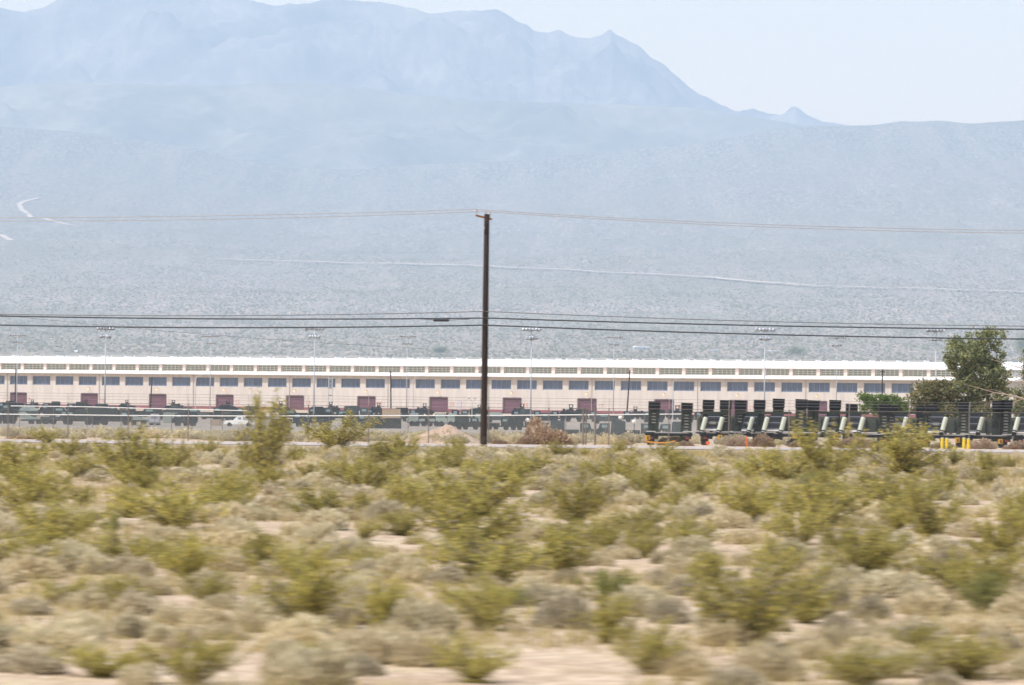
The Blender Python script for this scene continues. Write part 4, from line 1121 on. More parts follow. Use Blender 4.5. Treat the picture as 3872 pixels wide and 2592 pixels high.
def dome_shrub(seed, mat, n=2400, w=1.0, twigs=True, size=0.055):
    """low shrub of unit height: several overlapping tufts of fine upswept twigs, uneven outline"""
    rg = np.random.default_rng(seed)
    m = MB(); nt = int(rg.integers(6, 11))
    for q in range(nt):
        a = rg.random() * 2 * math.pi; ro = 0.62 * rg.random() ** 0.6
        c = np.array([math.cos(a) * ro * w, math.sin(a) * ro * w, 0.0])
        hq = (1.0 - 0.5 * ro) * (0.62 + 0.42 * rg.random()); wq = 0.30 + 0.22 * rg.random()
        k = int(n / nt)
        d = rg.normal(size=(k, 3)); d[:, 2] = np.abs(d[:, 2]) + 0.12
        d /= np.linalg.norm(d, axis=1, keepdims=True)
        r_ = 0.25 + 0.80 * rg.random(k) ** 0.5
        P = c + d * r_[:, None] * np.array([wq, wq, hq])
        P[:, 2] = np.maximum(P[:, 2], 0.02)
        m.quads(rand_quads(P, size, rg, 2.6, 0.45, d))
        if twigs:
            for j in range(5):
                t_ = c + d[j] * np.array([wq, wq, hq]) * 0.95
                m.tube([tuple(c * 0.35), tuple((c * 0.7 + t_) / 2), tuple(t_)], [0.011, 0.007, 0.003], 3, mi=1)
    return m.mesh("shrub", [mat, M['twig']])

CR = [creosote_meshes(100 + k) for k in range(6)] + [creosote_meshes(140 + k, dark=True) for k in range(3)]
SG = [dome_shrub(200 + k, M['sage'], 2300, 0.95) for k in range(4)]
ST = [dome_shrub(220 + k, M['straw'], 2300, 0.9) for k in range(4)]
DU = [dome_shrub(240 + k, M['dusky'], 1900, 0.85) for k in range(3)]
TW = [dome_shrub(260 + k, M['tumble'], 3800, 1.0, True, 0.05) for k in range(3)]

def creosote(dx, dy, dw, dh, label, dark=False):
    """survey in 2342-px display coordinates: middle, foot row, width, height"""
    k = PW / 2342.0
    p = ground_hit(dx * k, dy * k, ymax=224)
    s = dh * k * p.y / FPX * 1.08
    ws = dw * k * p.y / FPX * 1.06
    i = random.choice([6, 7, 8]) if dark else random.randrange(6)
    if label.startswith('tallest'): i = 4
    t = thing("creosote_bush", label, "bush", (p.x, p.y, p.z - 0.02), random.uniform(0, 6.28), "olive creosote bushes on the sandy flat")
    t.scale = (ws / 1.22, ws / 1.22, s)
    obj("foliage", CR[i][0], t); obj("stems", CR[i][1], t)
    return p

cre = [
 (300, 1107, 185, 122, "broad olive bush at the road edge, left part of picture"), (605, 1107, 122, 186, "tallest olive bush, standing before the white pickup"),
 (765, 1032, 130, 82, "yellow-green bush by the road, right of the tallest bush"), (880, 1078, 105, 70, "olive bush below the left foot of the dirt mound"),
 (830, 1125, 140, 78, "olive bush leaning left below the dirt mound"), (908, 1157, 92, 66, "rounded dark-footed bush below the dirt mound"),
 (522, 1172, 105, 86, "rounded bush below the tallest olive bush"), (400, 1212, 190, 112, "wide loose bush left of centre, second rank from road"),
 (30, 1102, 130, 92, "olive bush cut by the left edge, nearest the road"), (62, 1182, 160, 112, "olive bush cut by the left edge, second from road"),
 (128, 1252, 180, 120, "dense bush near the left edge, middle ground"), (36, 1312, 165, 110, "bright olive bush cut by the left edge, third from road"),
 (172, 1092, 82, 50, "small bush between two large bushes at left, near road"), (290, 1295, 160, 82, "spreading bush left of centre in the middle ground"),
 (425, 1332, 150, 100, "yellow-green bush left of centre, lower middle ground"), (692, 1435, 185, 175, "big loose bush with pale twigs, lower left of centre"),
 (752, 1192, 160, 72, "low wide bush left of the central thicket"), (930, 1227, 130, 52, "low bright bush touching the central thicket's left side"),
 (1092, 1182, 210, 118, "large bush at the top of the central thicket"), (1075, 1262, 230, 128, "large bush in the middle of the central thicket"),
 (1125, 1335, 270, 118, "widest bush at the foot of the central thicket"), (1312, 1202, 130, 122, "upright bush right of the central thicket"),
 (1290, 1315, 165, 125, "leafy bush joining the central thicket's right side"), (1400, 1262, 125, 82, "loose bush right of the central thicket"),
 (1395, 1107, 82, 52, "small bush right of the utility pole, near the road"), (1482, 1142, 92, 62, "small bush between pole and first ramp trailer"),
 (1550, 1092, 92, 62, "small bush directly below the leftmost ramp trailer"), (1595, 1135, 85, 60, "small olive bush below the second ramp trailer"),
 (1710, 1197, 135, 104, "bright rounded bush, right middle ground"), (1782, 1112, 120, 90, "loose bush with dark foot below the fourth ramp trailer"),
 (1892, 1112, 125, 142, "tall sparse bush overlapping the fifth ramp trailer"), (2055, 1092, 180, 116, "wide bush overlapping the seventh ramp trailer"),
 (2062, 1165, 165, 88, "broad bush below the wide bush by the trailers"), (2125, 1242, 155, 138, "vase-shaped bush with bare dark stems, right"),
 (1872, 1215, 185, 132, "large olive bush right of centre, middle ground"), (1962, 1335, 190, 122, "bush with bare grey twigs, right middle ground"),
 (1722, 1475, 240, 215, "big spreading bush in the lower right"), (1620, 1340, 110, 80, "bush behind the big spreading bush, lower right"),
 (1482, 1545, 135, 118, "grey-olive bush at the bottom, right of bare sand"), (2300, 1302, 115, 136, "tall bush cut by the right edge, middle ground"),
 (2335, 1192, 82, 72, "small bush cut by the right edge, nearer the road"), (1090, 1566, 165, 105, "open yellow-green bush on the bare sand, bottom centre"),
 (432, 1566, 165, 112, "leafy bush at the bottom edge, left of centre"), (702, 1556, 125, 86, "small bush at the bottom edge between two larger ones"),
 (1962, 1568, 185, 96, "wide low bush at the bottom edge, right of centre"), (2202, 1556, 205, 104, "wide bush at the bottom right corner"),
 (232, 1546, 180, 72, "low flat bush near the bottom left corner"), (2072, 1486, 120, 62, "small bush above the bottom right corner"),
 (1200, 1092, 112, 52, "low bush just right of the pole's foot"), (1042, 1094, 100, 60, "low bush just left of the pole's foot"),
 (842, 1312, 100, 62, "small bush left of the central thicket's foot"), (152, 1386, 130, 62, "low bush near the left edge, lower middle ground"),
 (302, 1396, 120, 72, "small olive bush at lower left, below the spreading bush"), (1462, 1225, 100, 70, "small loose bush right of the central thicket's top"),
 (105, 1015, 60, 38, "small green bush at the road edge, far left"), (2250, 1112, 60, 44, "small dark green bush by the road, far right"),
]
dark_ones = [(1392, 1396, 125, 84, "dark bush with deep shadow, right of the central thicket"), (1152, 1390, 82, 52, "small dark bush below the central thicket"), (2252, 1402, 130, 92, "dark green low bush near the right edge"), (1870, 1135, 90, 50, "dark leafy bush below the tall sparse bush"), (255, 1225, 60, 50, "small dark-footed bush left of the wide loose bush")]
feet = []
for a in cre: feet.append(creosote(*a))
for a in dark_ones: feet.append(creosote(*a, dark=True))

for k in range(105):
    y = math.sqrt(random.uniform(58 ** 2, 186 ** 2)); x = random.uniform(-0.125, 0.125) * y
    if any((x - f.x) ** 2 + (y - f.y) ** 2 < 1.2 for f in feet): continue
    h = random.uniform(0.35, 1.0); w_ = h * random.uniform(0.85, 1.25); i = random.randrange(6)
    t = thing("creosote_bush", "small olive bush filling the gaps between the larger bushes", "bush", (x, y, gz(x, y) - 0.02), random.uniform(0, 6.28), "small olive bushes between the larger ones")
    t.scale = (w_, w_, h); obj("foliage", CR[i][0], t); obj("stems", CR[i][1], t); feet.append(Vector((x, y, 0)))

kinds = [("sage_shrub", SG, "pale grey-green desert shrub among the bushes on the sand", "pale grey-green shrubs on the flat", 0.50, 1.55),
         ("straw_shrub", ST, "straw-coloured dry desert shrub among the bushes on the sand", "straw-coloured shrubs on the flat", 0.46, 1.5),
         ("dusky_shrub", DU, "dusky brown leafless desert shrub among the bushes on the sand", "dusky brown shrubs on the flat", 0.42, 1.5)]
def place_shrub(kind, x, y, h, w_, label=None):
    nm, ms, lb, gr, _, _ = kinds[kind]
    o = obj(nm, random.choice(ms), None, (x, y, gz(x, y) - 0.03))
    o.scale = (w_, w_, h); o.rotation_euler = (0, 0, random.uniform(0, 6.28))
    tag(o, label or lb, "shrub", gr)
    return o
placed = []
cnt = 0; tries = 0
while cnt < 700 and tries < 18000:
    tries += 1
    y = math.sqrt(random.uniform(50 ** 2, 189 ** 2))
    x = random.uniform(-0.128, 0.128) * y
    px = PW / 2 + FPX * x / y
    # the bare stretch of sand in the lower middle, and clumped cover elsewhere
    if y < 66 and 1650 < px < 2500: continue
    if vnoise(np.array([x / 5.0]), np.array([y / 9.0]), 5)[0] < 0.30 and random.random() < 0.8: continue
    if any((x - a) ** 2 + ((y - b) / 1.5) ** 2 < 0.45 for a, b in placed): continue
    k = random.choices([0, 1, 2], [0.38, 0.38, 0.24])[0]
    h = kinds[k][4] * random.uniform(0.6, 1.35)
    place_shrub(k, x, y, h, h * random.uniform(0.85, 1.45))
    placed.append((x, y)); cnt += 1
# extra cover near the camera
n_ = 0; tries = 0
while n_ < 75 and tries < 3000:
    tries += 1
    y = random.uniform(50, 88); x = random.uniform(-0.126, 0.126) * y; px = PW / 2 + FPX * x / y
    if y < 70 and 1600 < px < 2550: continue
    if any((x - a) ** 2 + ((y - b) / 1.5) ** 2 < 0.4 for a, b in placed): continue
    k = random.choices([1, 2], [0.6, 0.4])[0]
    h = random.uniform(0.22, 0.5)
    place_shrub(k, x, y, h, h * random.uniform(0.9, 1.5)); placed.append((x, y)); n_ += 1
# strip of brush between road and yard
brush = [("underbrush", SG, "pale sage saltbush"), ("dry_brush", ST, "straw-coloured dry brush"), ("brown_brush", DU, "dusky brown brush")]  # the flat's sage, straw and dusky shrubs again, under separate names
brushes = []
for k in range(330):
    y = random.uniform(229, 300) if k < 150 else random.uniform(290, 420)
    x = random.uniform(-0.125, 0.02 if k % 4 else 0.05) * y
    if k % 11 == 0: x = random.uniform(0.02, 0.12) * y
    b = brush[random.choices([0, 1, 2], [0.5, 0.35, 0.15])[0]]
    h = random.uniform(0.4, 0.85) if y < 290 else random.uniform(0.7, 1.15)
    w_ = h * random.uniform(1.0, 1.7)
    o = obj(b[0], random.choice(b[1]), None, (x, y, gz(x, y) - 0.03)); o.scale = (w_, w_, h); o.rotation_euler = (0, 0, random.uniform(0, 6.28))
    tag(o, b[2], "shrub", b[2] + " behind the road"); brushes.append((o, x, y, b[2]))
# a few singled out
def single(px, py, hpx, wpx, kind, label):
    p = ground_hit(px, py, ymax=224); k = p.y / FPX
    place_shrub(kind, p.x, p.y, hpx * k, wpx * k / 1.8, label)
single(2120, 2375, 190, 290, 2, "round pinkish dry shrub with the dark canister at its foot")
single(2050, 2290, 110, 260, 0, "pale green shrub behind the round pinkish dry shrub")
single(1540, 2385, 160, 200, 2, "wispy pinkish dry shrub on bare sand left of centre")
single(1380, 2330, 170, 220, 0, "pale grey-green shrub left of the wispy pinkish one")
single(3350, 2260, 130, 420, 0, "broad pale sage shrub at the right, lower middle ground")

# tumbleweeds against the fence
def tumble(px, py, wpx, hpx, Y, label, squash=1.0):
    p = at(px, py, Y); k = Y / FPX
    t = thing("tumbleweed", label, "tumbleweed", (p.x, Y, gz(p.x, Y) - 0.03), random.uniform(0, 6.28), "reddish tumbleweeds along the fence")
    o = obj("twigs", random.choice(TW), t); o.scale = (wpx * k / 1.8, wpx * k / 1.8, hpx * k)
    m = MB()
    for q in range(10):
        a = q * 0.63
        m.tube([(0, 0, 0), (math.cos(a) * wpx * k * 0.25, math.sin(a) * wpx * k * 0.25, hpx * k * 0.45)], [0.02, 0.008], 3)
    m.build("stems", M['twig'], t)
tumble(2015, 1685, 130, 132, 225.2, "tall left tumbleweed of the pile right of the utility pole")
tumble(2066, 1685, 185, 84, 225.0, "wide sloping tumbleweed of the pile right of the utility pole")
tumble(2005, 1685, 130, 46, 224.3, "low front tumbleweed of the pile right of the utility pole")
tumble(1895, 1684, 90, 26, 224.6, "flat reddish tumbleweed just right of the utility pole")
tumble(90, 1656, 120, 22, 224.8, "flat reddish tumbleweed by the road at the far left")
tumble(2130, 1686, 80, 40, 225.0, "small tumbleweed at the right end of the pile")
tumble(2590, 1694, 130, 28, 225.0, "low reddish tumbleweed before the leftmost ramp trailer")
tumble(2350, 1690, 90, 26, 225.2, "low reddish tumbleweed left of the leftmost ramp trailer")
tumble(2795, 1698, 110, 46, 228.0, "grey-brown tumbleweed under the third ramp trailer")
tumble(2895, 1700, 130, 60, 225.0, "tall orange-brown tumbleweed before the fourth ramp trailer")
tumble(3230, 1704, 150, 50, 225.0, "orange-brown tumbleweed before the sixth ramp trailer")
tumble(3560, 1708, 100, 36, 227.0, "brown tumbleweed behind the left pair of bollards")
tumble(3715, 1708, 130, 52, 227.5, "brown tumbleweed right of the bollards")
tumble(3850, 1712, 110, 40, 226.5, "brown tumbleweed cut by the right edge")
tumble(3030, 1702, 110, 34, 225.3, "low brown tumbleweed right of the tall orange-brown one")

# small finds on the sand
p = ground_hit(2148, 2372); t = thing("dark_canister", "small dark canister lying at the foot of the pinkish shrub", "canister", (p.x, p.y - 0.3, gz(p.x, p.y - 0.3)))
MB().cyl((-0.10, 0, 0.06), (0.10, 0, 0.06), 0.06, n=12).build("body", M['black_steel'], t); MB().cyl((0.10, 0, 0.06), (0.125, 0, 0.06), 0.05, n=12).build("lid", M['lamp_grey'], t)
for px, py, lb in ((1635, 2208, "white scrap of litter below the central thicket"), (990, 1790, "white scrap of litter at the tallest bush's foot"), (2380, 1728, "white scrap of litter near the road, right of pole")):
    p = ground_hit(px, py); t = thing("litter_scrap", lb, "litter", (p.x, p.y - 0.2, gz(p.x, p.y - 0.2)))
    MB().prism([(-0.12, 0.0), (0.12, 0.01), (0.10, 0.05), (0.02, 0.09), (-0.09, 0.04)], -0.06, 0.06).build("scrap", M['white'], t)

# trees at the right: blobs of leaf clumps on limbs
def blob_tree(name, label, cat, base, blobs, mat, nleaf, size, limbs, bark='bark', seed=1, stretch=1.6, up=0.2):
    rg = np.random.default_rng(seed)
    t = thing(name, label, cat, base)
    tr = MB()
    for pts, r0, r1 in limbs:
        k = len(pts); tr.tube([tuple(p) for p in pts], [r0 + (r1 - r0) * i / (k - 1) for i in range(k)], 7)
    tr.build("trunk", M[bark], t)
    vol = np.array([b[3] * b[4] * b[5] for b in blobs]); vol = vol ** 0.8 / (vol ** 0.8).sum()
    m = MB()
    for b, v in zip(blobs, vol):
        c = np.array(b[:3]); rr = np.array(b[3:6])
        ncl = max(6, int(nleaf * v / 45))
        d = rg.normal(size=(ncl, 3)); d /= np.linalg.norm(d, axis=1, keepdims=True)
        cc = c + d * rr * (0.35 + 0.68 * rg.random((ncl, 1)) ** 0.5)
        for q in cc:
            P = q + rg.normal(size=(45, 3)) * np.array([0.17, 0.17, 0.15]) * (0.7 + 0.5 * rg.random())
            m.quads(rand_quads(P, size, rg, stretch, up))
    m.build("crown", M[mat], t)
    return t
TRY = 285.0
def tp(px, py, Y=TRY): return at(px, py, Y)
def blobs_from(pxs, Y, base):
    k = Y / FPX
    out = []
    for px, py, rw, rh in pxs:
        p = tp(px, py, Y); out.append((p.x - base.x, random.uniform(-0.5, 0.5), p.z - base.z, rw * k, max(rw, rh) * k * 0.8, rh * k))
    return out
def limb(base, pxs, Y): return [(tp(a, b, Y).x - base.x, 0.0, tp(a, b, Y).z - base.z) for a, b in pxs]
b0 = tp(3735, 1690); b0.z = gz(b0.x, TRY) - 0.1
blob_tree("tamarisk_tree", "tall dense dark green tree behind the trailers at right", "tree", b0,
          blobs_from([(3625, 1290, 38, 34), (3700, 1285, 45, 40), (3755, 1275, 45, 38), (3600, 1345, 32, 34), (3660, 1340, 60, 50), (3740, 1345, 60, 55), (3640, 1400, 50, 45), (3710, 1410, 70, 50), (3780, 1420, 40, 50), (3700, 1470, 70, 45), (3650, 1450, 45, 45), (3770, 1490, 60, 45), (3600, 1375, 22, 20)], TRY, b0),
          'tamarisk', 15000, 0.105, [(limb(b0, [(3735, 1690), (3738, 1560), (3732, 1450), (3715, 1400), (3705, 1330)], TRY), 0.16, 0.03), (limb(b0, [(3736, 1500), (3760, 1420), (3770, 1330)], TRY), 0.10, 0.02), (limb(b0, [(3733, 1460), (3690, 1400), (3640, 1350)], TRY), 0.08, 0.02), (limb(b0, [(3737, 1560), (3790, 1500), (3840, 1470)], TRY), 0.08, 0.02)], seed=5)
b1 = tp(3560, 1690); b1.z = gz(b1.x, TRY) - 0.1
blob_tree("ochre_bush", "tall olive and ochre bush left of the tall tree", "bush", b1,
          blobs_from([(3480, 1500, 40, 55), (3530, 1480, 45, 45), (3580, 1500, 50, 60), (3510, 1550, 60, 50), (3620, 1530, 50, 60), (3660, 1560, 60, 50), (3570, 1580, 60, 50), (3700, 1570, 60, 50)], TRY, b1),
          'ochre_leaf', 16000, 0.10, [(limb(b1, [(3560, 1690), (3545, 1590), (3500, 1500)], TRY), 0.08, 0.02), (limb(b1, [(3565, 1680), (3590, 1580), (3590, 1490)], TRY), 0.08, 0.02), (limb(b1, [(3565, 1680), (3630, 1590), (3660, 1540)], TRY), 0.07, 0.02)], seed=6)
b2 = tp(3345, 1690, 300); b2.z = gz(b2.x, 300) - 0.1
blob_tree("wispy_bush", "wispy bright green bush before the warehouse, left of the ochre bush", "bush", b2,
          blobs_from([(3290, 1505, 34, 14), (3330, 1515, 40, 18), (3365, 1520, 34, 22), (3335, 1545, 46, 22), (3400, 1530, 24, 26), (3280, 1540, 26, 20), (3415, 1560, 26, 26), (3260, 1502, 16, 6), (3370, 1560, 40, 24)], 300, b2),
          'willow', 5200, 0.10, [(limb(b2, [(3345, 1690), (3340, 1590), (3300, 1520), (3255, 1500)], 300), 0.06, 0.012), (limb(b2, [(3345, 1690), (3360, 1580), (3365, 1510)], 300), 0.05, 0.012), (limb(b2, [(3345, 1680), (3390, 1590), (3415, 1530)], 300), 0.05, 0.012)], seed=7)
b3 = tp(3900, 1690, 280); b3.z = gz(b3.x, 280) - 0.1
blob_tree("edge_tree", "green tree cut by the right edge of the picture", "tree", b3,
          blobs_from([(3900, 1345, 36, 50), (3930, 1420, 60, 60), (3860, 1540, 40, 40), (3900, 1500, 60, 60)], 280, b3),
          'tamarisk', 8000, 0.10, [(limb(b3, [(3900, 1690), (3905, 1500), (3905, 1360)], 280), 0.14, 0.03)], seed=8)
# bleached dead boughs reaching in from the right
DYy = 262.0
b4 = tp(3990, 1690, DYy); b4.z = gz(b4.x, DYy) - 0.1
t = thing("dead_tree", "bare bleached dead tree reaching in from the right edge", "dead tree", b4)
dl = MB()
for pts, r0, r1 in [([(3990, 1690), (3960, 1560), (3870, 1508), (3820, 1494), (3757, 1484)], 0.16, 0.05), ([(3757, 1484), (3700, 1466), (3640, 1452)], 0.045, 0.01), ([(3800, 1488), (3760, 1474), (3715, 1475)], 0.03, 0.01), ([(3757, 1486), (3740, 1492), (3705, 1496)], 0.03, 0.008),
                    ([(3960, 1560), (3930, 1420), (3850, 1388), (3790, 1372), (3740, 1356)], 0.10, 0.015), ([(3850, 1388), (3820, 1400), (3785, 1392)], 0.03, 0.008), ([(3870, 1440), (3840, 1445), (3795, 1433)], 0.04, 0.01), ([(3840, 1400), (3800, 1420), (3775, 1432)], 0.025, 0.008),
                    ([(3870, 1508), (3835, 1520), (3825, 1545)], 0.05, 0.012), ([(3835, 1505), (3850, 1530), (3862, 1540)], 0.03, 0.01), ([(3757, 1486), (3765, 1510), (3735, 1528), (3715, 1530)], 0.025, 0.008), ([(3930, 1420), (3880, 1370), (3830, 1340)], 0.04, 0.01)]:
    P = limb(b4, pts, DYy); k = len(P)
    dl.tube(P, [0.55 * (r0 + (r1 - r0) * i / (k - 1)) for i in range(k)], 6)
dl.build("boughs", M['dead_wood'], t)

# far things on the fan
def far_bush(px, py, wpx, hpx, label):
    p = ground_hit(px, py, ymin=1150); k = p.y / FPX; rg = np.random.default_rng(int(px))
    t = thing("far_tree", label, "tree", (p.x, p.y, p.z - 0.2))
    MB().cyl((0, 0, 0), (0, 0, hpx * k * 0.5), 0.25, 0.12, 6).build("trunk", M['bark'], t)
    m = MB()
    P = rg.normal(size=(1500, 3)) * np.array([wpx * k / 4.6, wpx * k / 4.6, hpx * k / 4.6]) + np.array([0, 0, hpx * k * 0.5])
    P[:, 2] = np.abs(P[:, 2]); m.quads(rand_quads(P, 0.9, rg)); m.build("crown", M['tamarisk'], t)
far_bush(3010, 1345, 85, 36, "larger blue-hazed tree beyond the warehouse roof, right")
far_bush(1663, 1334, 60, 22, "smaller blue-hazed tree beyond the roof, left of pole")
far_bush(3860, 1345, 50, 90, "hazy tree beyond the roof at the right edge")
def far_shed(px, py, wpx, hpx, label):
    p = ground_hit(px, py, ymin=1150); k = p.y / FPX
    t = thing("distant_shed", label, "shed", (p.x, p.y, p.z - 0.1), 0.2)
    MB().box((0, 0, hpx * k * 0.3), (wpx * k, wpx * k * 0.4, hpx * k * 0.6)).build("wall", M['blue_shed'], t)
    MB().prism([(-wpx * k * 0.53, hpx * k * 0.6), (wpx * k * 0.53, hpx * k * 0.6), (wpx * k * 0.45, hpx * k), (-wpx * k * 0.45, hpx * k)], -wpx * k * 0.22, wpx * k * 0.22).build("roof", M['white'], t)
far_shed(2425, 1323, 60, 15, "pale blue shed on the slope beyond the warehouse roof")
far_shed(2510, 1328, 22, 8, "small pale shed right of the pale blue shed")
far_shed(2703, 1330, 26, 8, "small pale shed midway along the distant slope")
far_shed(2925, 1332, 30, 6, "low pale shed left of the larger hazed tree")
p = ground_hit(290, 1336, ymin=1150); k = p.y / FPX
t = thing("water_tank", "small white tank with a dark end beyond the roof at left", "tank", (p.x, p.y, p.z))
MB().cyl((-8 * k, 0, 6 * k), (4 * k, 0, 6 * k), 4.5 * k, n=12).build("tank", M['white'], t); MB().cyl((4.01 * k, 0, 6 * k), (9 * k, 0, 6 * k), 4.4 * k, n=12).build("dark_end", M['black_steel'], t)
MB().box((0, 0, 1.0 * k), (12 * k, 3 * k, 2 * k)).build("cradle", M['galv'], t)

# scrub on the fan, uncountable: small domes
N = 66000
yy = np.sqrt(rng.random(N) * (10800 ** 2 - 4300 ** 2) + 4300 ** 2)
xx = (rng.random(N) * 2 - 1) * 0.14 * yy
keep = vnoise(xx / 60, yy / 240, 41) + 0.8 * rng.random(N) > 0.70 + 0.45 * np.clip((yy - 6500) / 4300, 0, 1)
xx, yy = xx[keep], yy[keep]; N = len(xx)
zz = ground_z(xx, yy)
hh = 1.3 + 1.9 * rng.random(N); ww = hh * (0.45 + 0.35 * rng.random(N))
ang = rng.random(N) * 6.28
V = np.zeros((N, 6, 3))
for i in range(5):
    a = ang + i * 2 * math.pi / 5
    V[:, i, 0] = xx + np.cos(a) * ww * (0.8 + 0.4 * rng.random(N)); V[:, i, 1] = yy + np.sin(a) * ww; V[:, i, 2] = zz + hh * (0.25 + 0.3 * rng.random(N)) * (i % 2)
V[:, 5, 0] = xx; V[:, 5, 1] = yy; V[:, 5, 2] = zz + hh
F = np.array([[i, (i + 1) % 5, 5] for i in range(5)])
FI = (F[None] + (np.arange(N) * 6)[:, None, None]).reshape(-1, 3)
def tri_mesh(name, V, FI, mat):
    me = bpy.data.meshes.new(name)
    me.vertices.add(len(V)); me.vertices.foreach_set("co", V.ravel())
    me.loops.add(FI.size); me.loops.foreach_set("vertex_index", FI.ravel().astype(np.int32))
    me.polygons.add(len(FI)); me.polygons.foreach_set("loop_start", (np.arange(len(FI)) * 3).astype(np.int32)); me.polygons.foreach_set("loop_total", np.full(len(FI), 3, np.int32))
    me.materials.append(mat); me.update(calc_edges=True)
    return obj(name, me)
tag(tri_mesh("desert_scrub", V.reshape(-1, 3), FI, M['far_scrub']), "sparse low scrub covering the distant desert slope", "scrub", kind='stuff')

# stones on the near sand, uncountable
N = 5200
yy = np.sqrt(rng.random(N) * (150 ** 2 - 49 ** 2) + 49 ** 2); xx = (rng.random(N) * 2 - 1) * 0.13 * yy; zz = ground_z(xx, yy)
rr = 0.012 + 0.05 * rng.random(N) ** 4
OC = np.array([[1, 0, 0], [0, 1, 0], [-1, 0, 0], [0, -1, 0], [0, 0, 0.8]])
V = np.stack([xx, yy, zz], 1)[:, None, :] + OC[None] * rr[:, None, None] * (0.6 + 0.8 * rng.random((N, 5, 3)))
F = np.array([[0, 1, 4], [1, 2, 4], [2, 3, 4], [3, 0, 4]])
o = tri_mesh("stones", V.reshape(-1, 3), (F[None] + (np.arange(N) * 5)[:, None, None]).reshape(-1, 3), M['mound'])
tag(o, "small stones scattered on the near sand", "stones", kind='stuff')

# dry grass and twigs on the near sand, uncountable
N = 64000
yy = np.sqrt(rng.random(N) * (200 ** 2 - 49 ** 2) + 49 ** 2); xx = (rng.random(N) * 2 - 1) * 0.13 * yy
keep = vnoise(xx / 2.5, yy / 4.0, 61) > 0.42
xx, yy = xx[keep], yy[keep]; N = len(xx); zz = ground_z(xx, yy)
V = np.zeros((N, 5, 3, 3))
for b in range(5):
    a = rng.random(N) * 6.28; o = rng.normal(size=(N, 2)) * 0.05; h = 0.05 + 0.24 * rng.random(N) ** 2; ln = 0.05 + 0.14 * rng.random(N)
    V[:, b, 0] = np.stack([xx + o[:, 0] - 0.012 * np.sin(a), yy + o[:, 1] + 0.012 * np.cos(a), zz - 0.01], 1)
    V[:, b, 1] = np.stack([xx + o[:, 0] + 0.012 * np.sin(a), yy + o[:, 1] - 0.012 * np.cos(a), zz - 0.01], 1)
    V[:, b, 2] = np.stack([xx + o[:, 0] + ln * np.cos(a), yy + o[:, 1] + ln * np.sin(a), zz + h], 1)
V = V.reshape(-1, 3)
tag(tri_mesh("dry_grass", V, np.arange(len(V)).reshape(-1, 3), M['grass']), "thin dry grass tufts scattered on the near sand", "grass", kind='stuff')

# ------------------------------------------------------------------ say of every small shrub which one it is
def screen(x, y, z):
    v = Vector((x, y, z - CZ)); d = v.dot(fwd)
    return PW / 2 + v.dot(rt) / d * FPX, PH / 2 - v.dot(up) / d * FPX
REF = {0: "broad bush at the left road edge", 1: "tallest olive bush", 2: "yellow-green bush by the road", 4: "bush below the dirt mound", 6: "rounded bush below the tallest",
       7: "wide loose bush left of centre", 8: "left-edge bush nearest the road", 9: "second left-edge bush", 10: "dense bush near the left edge", 11: "bright left-edge bush", 13: "spreading bush left of centre",
       14: "yellow-green bush, lower left", 15: "big loose bush with pale twigs", 16: "low wide bush by the thicket", 18: "central thicket's top bush", 19: "central thicket's middle bush", 20: "central thicket's foot bush",
       21: "upright bush right of the thicket", 24: "small bush right of the pole", 26: "bush below the leftmost ramp trailer", 28: "bright rounded bush at right", 29: "bush below the fourth trailer",
       30: "tall sparse bush before the trailers", 31: "wide bush before the trailers", 33: "vase-shaped bush with bare stems", 34: "large bush right of centre", 35: "bush with bare grey twigs", 36: "big spreading bush, lower right",
       38: "grey-olive bush at the bottom", 39: "tall right-edge bush", 41: "open bush on the bare sand", 42: "leafy bush at the bottom left", 43: "small bottom-edge bush between two", 44: "wide low bush at the bottom", 45: "bottom right corner bush", 46: "flat bush, bottom left corner"}
refs = []
for i, nm_ in REF.items():
    f = feet[i]; refs.append((nm_,) + screen(f.x, f.y, f.z + 0.3))
cells = {}
def sort_in(o, word, x, y, z, landmarks):
    px, py = screen(x, y, z)
    nm_, rx, ry = min(landmarks, key=lambda q: (q[1] - px) ** 2 + 4 * (q[2] - py) ** 2)
    dx, dy = px - rx, (py - ry) * 2
    rel = ("right of" if dx > 0 else "left of") if abs(dx) > abs(dy) else ("below" if dy > 0 else "behind")
    cells.setdefault((word, rel, nm_), []).append((dx * dx + dy * dy, o))
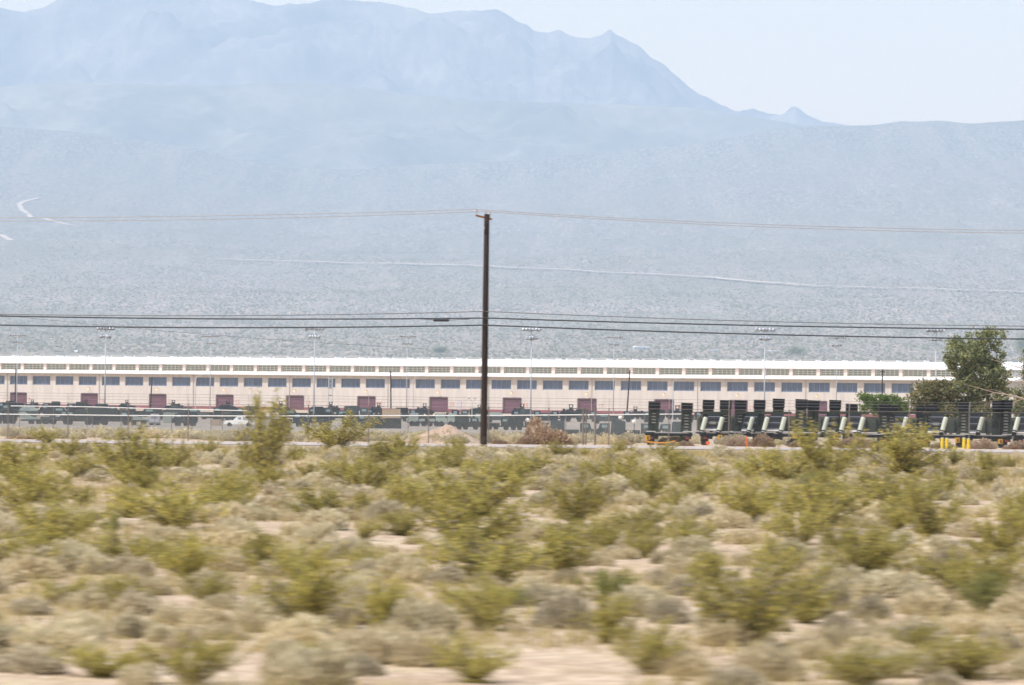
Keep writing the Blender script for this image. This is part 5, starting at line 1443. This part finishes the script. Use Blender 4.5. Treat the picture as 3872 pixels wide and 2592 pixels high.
for o in list(col.objects):
    nm_ = o.name.split('.')[0]
    w_ = {"sage_shrub": "pale sage shrub", "straw_shrub": "straw-coloured shrub", "dusky_shrub": "dusky brown shrub"}.get(nm_)
    if nm_ == "creosote_bush" and o.get("label", "").startswith("small olive bush filling"): w_ = "small olive bush"
    if w_ and (w_ == "small olive bush" or "among the bushes" in o["label"]): sort_in(o, w_, o.location.x, o.location.y, o.location.z, refs)
lm = [(f"{n_} maroon door", p, 1640) for n_, p in zip(["leftmost", "second", "third", "fourth", "fifth", "sixth", "seventh", "eighth", "ninth", "tenth"], doors_px)]
lm += [("dirt mound", 1655, 1650), ("tumbleweed pile", 2050, 1650), ("utility pole", 1830, 1660), ("gate posts", 2230, 1650), ("fourth ramp trailer", 2980, 1660), ("sixth ramp trailer", 3270, 1660), ("yellow bollards", 3610, 1660)]
for o, x, y, w_ in brushes: sort_in(o, w_ + " behind the road", x, y, gz(x, y), lm)
ORD_ = ["nearest", "second", "third", "fourth", "fifth", "sixth", "seventh", "eighth", "ninth", "tenth", "eleventh", "twelfth", "thirteenth", "fourteenth", "fifteenth", "sixteenth", "seventeenth", "eighteenth", "nineteenth", "twentieth"]
ORD = ORD_ + ["twenty-" + q for q in ("first", "second", "third", "fourth", "fifth", "sixth", "seventh", "eighth", "ninth")] + ["thirtieth"] + ["thirty-" + q for q in ("first", "second", "third", "fourth", "fifth", "sixth", "seventh", "eighth", "ninth")]
for (w_, rel, nm_), L in cells.items():
    L.sort(key=lambda q: q[0])
    for i, (_, o) in enumerate(L):
        q = ORD[min(i, len(ORD) - 1)]
        o["label"] = f"{w_} {rel} the {nm_}" if len(L) == 1 else (f"{w_}, the {q} one {rel} the {nm_}")

# ------------------------------------------------------------------ desert haze
t = NT("haze_air")
pv = t.n("ShaderNodeVolumePrincipled")
pv.inputs["Color"].default_value = (*HAZE_COLOR, 1); pv.inputs["Density"].default_value = HAZE_DENSITY; pv.inputs["Anisotropy"].default_value = 0.0
t.l(pv.outputs[0], t.out.inputs["Volume"])
hz = MB().box((0, 11300, 1050), (14000, 23400, 2130))
tag(hz.build("haze", t.mat), kind='stuff')
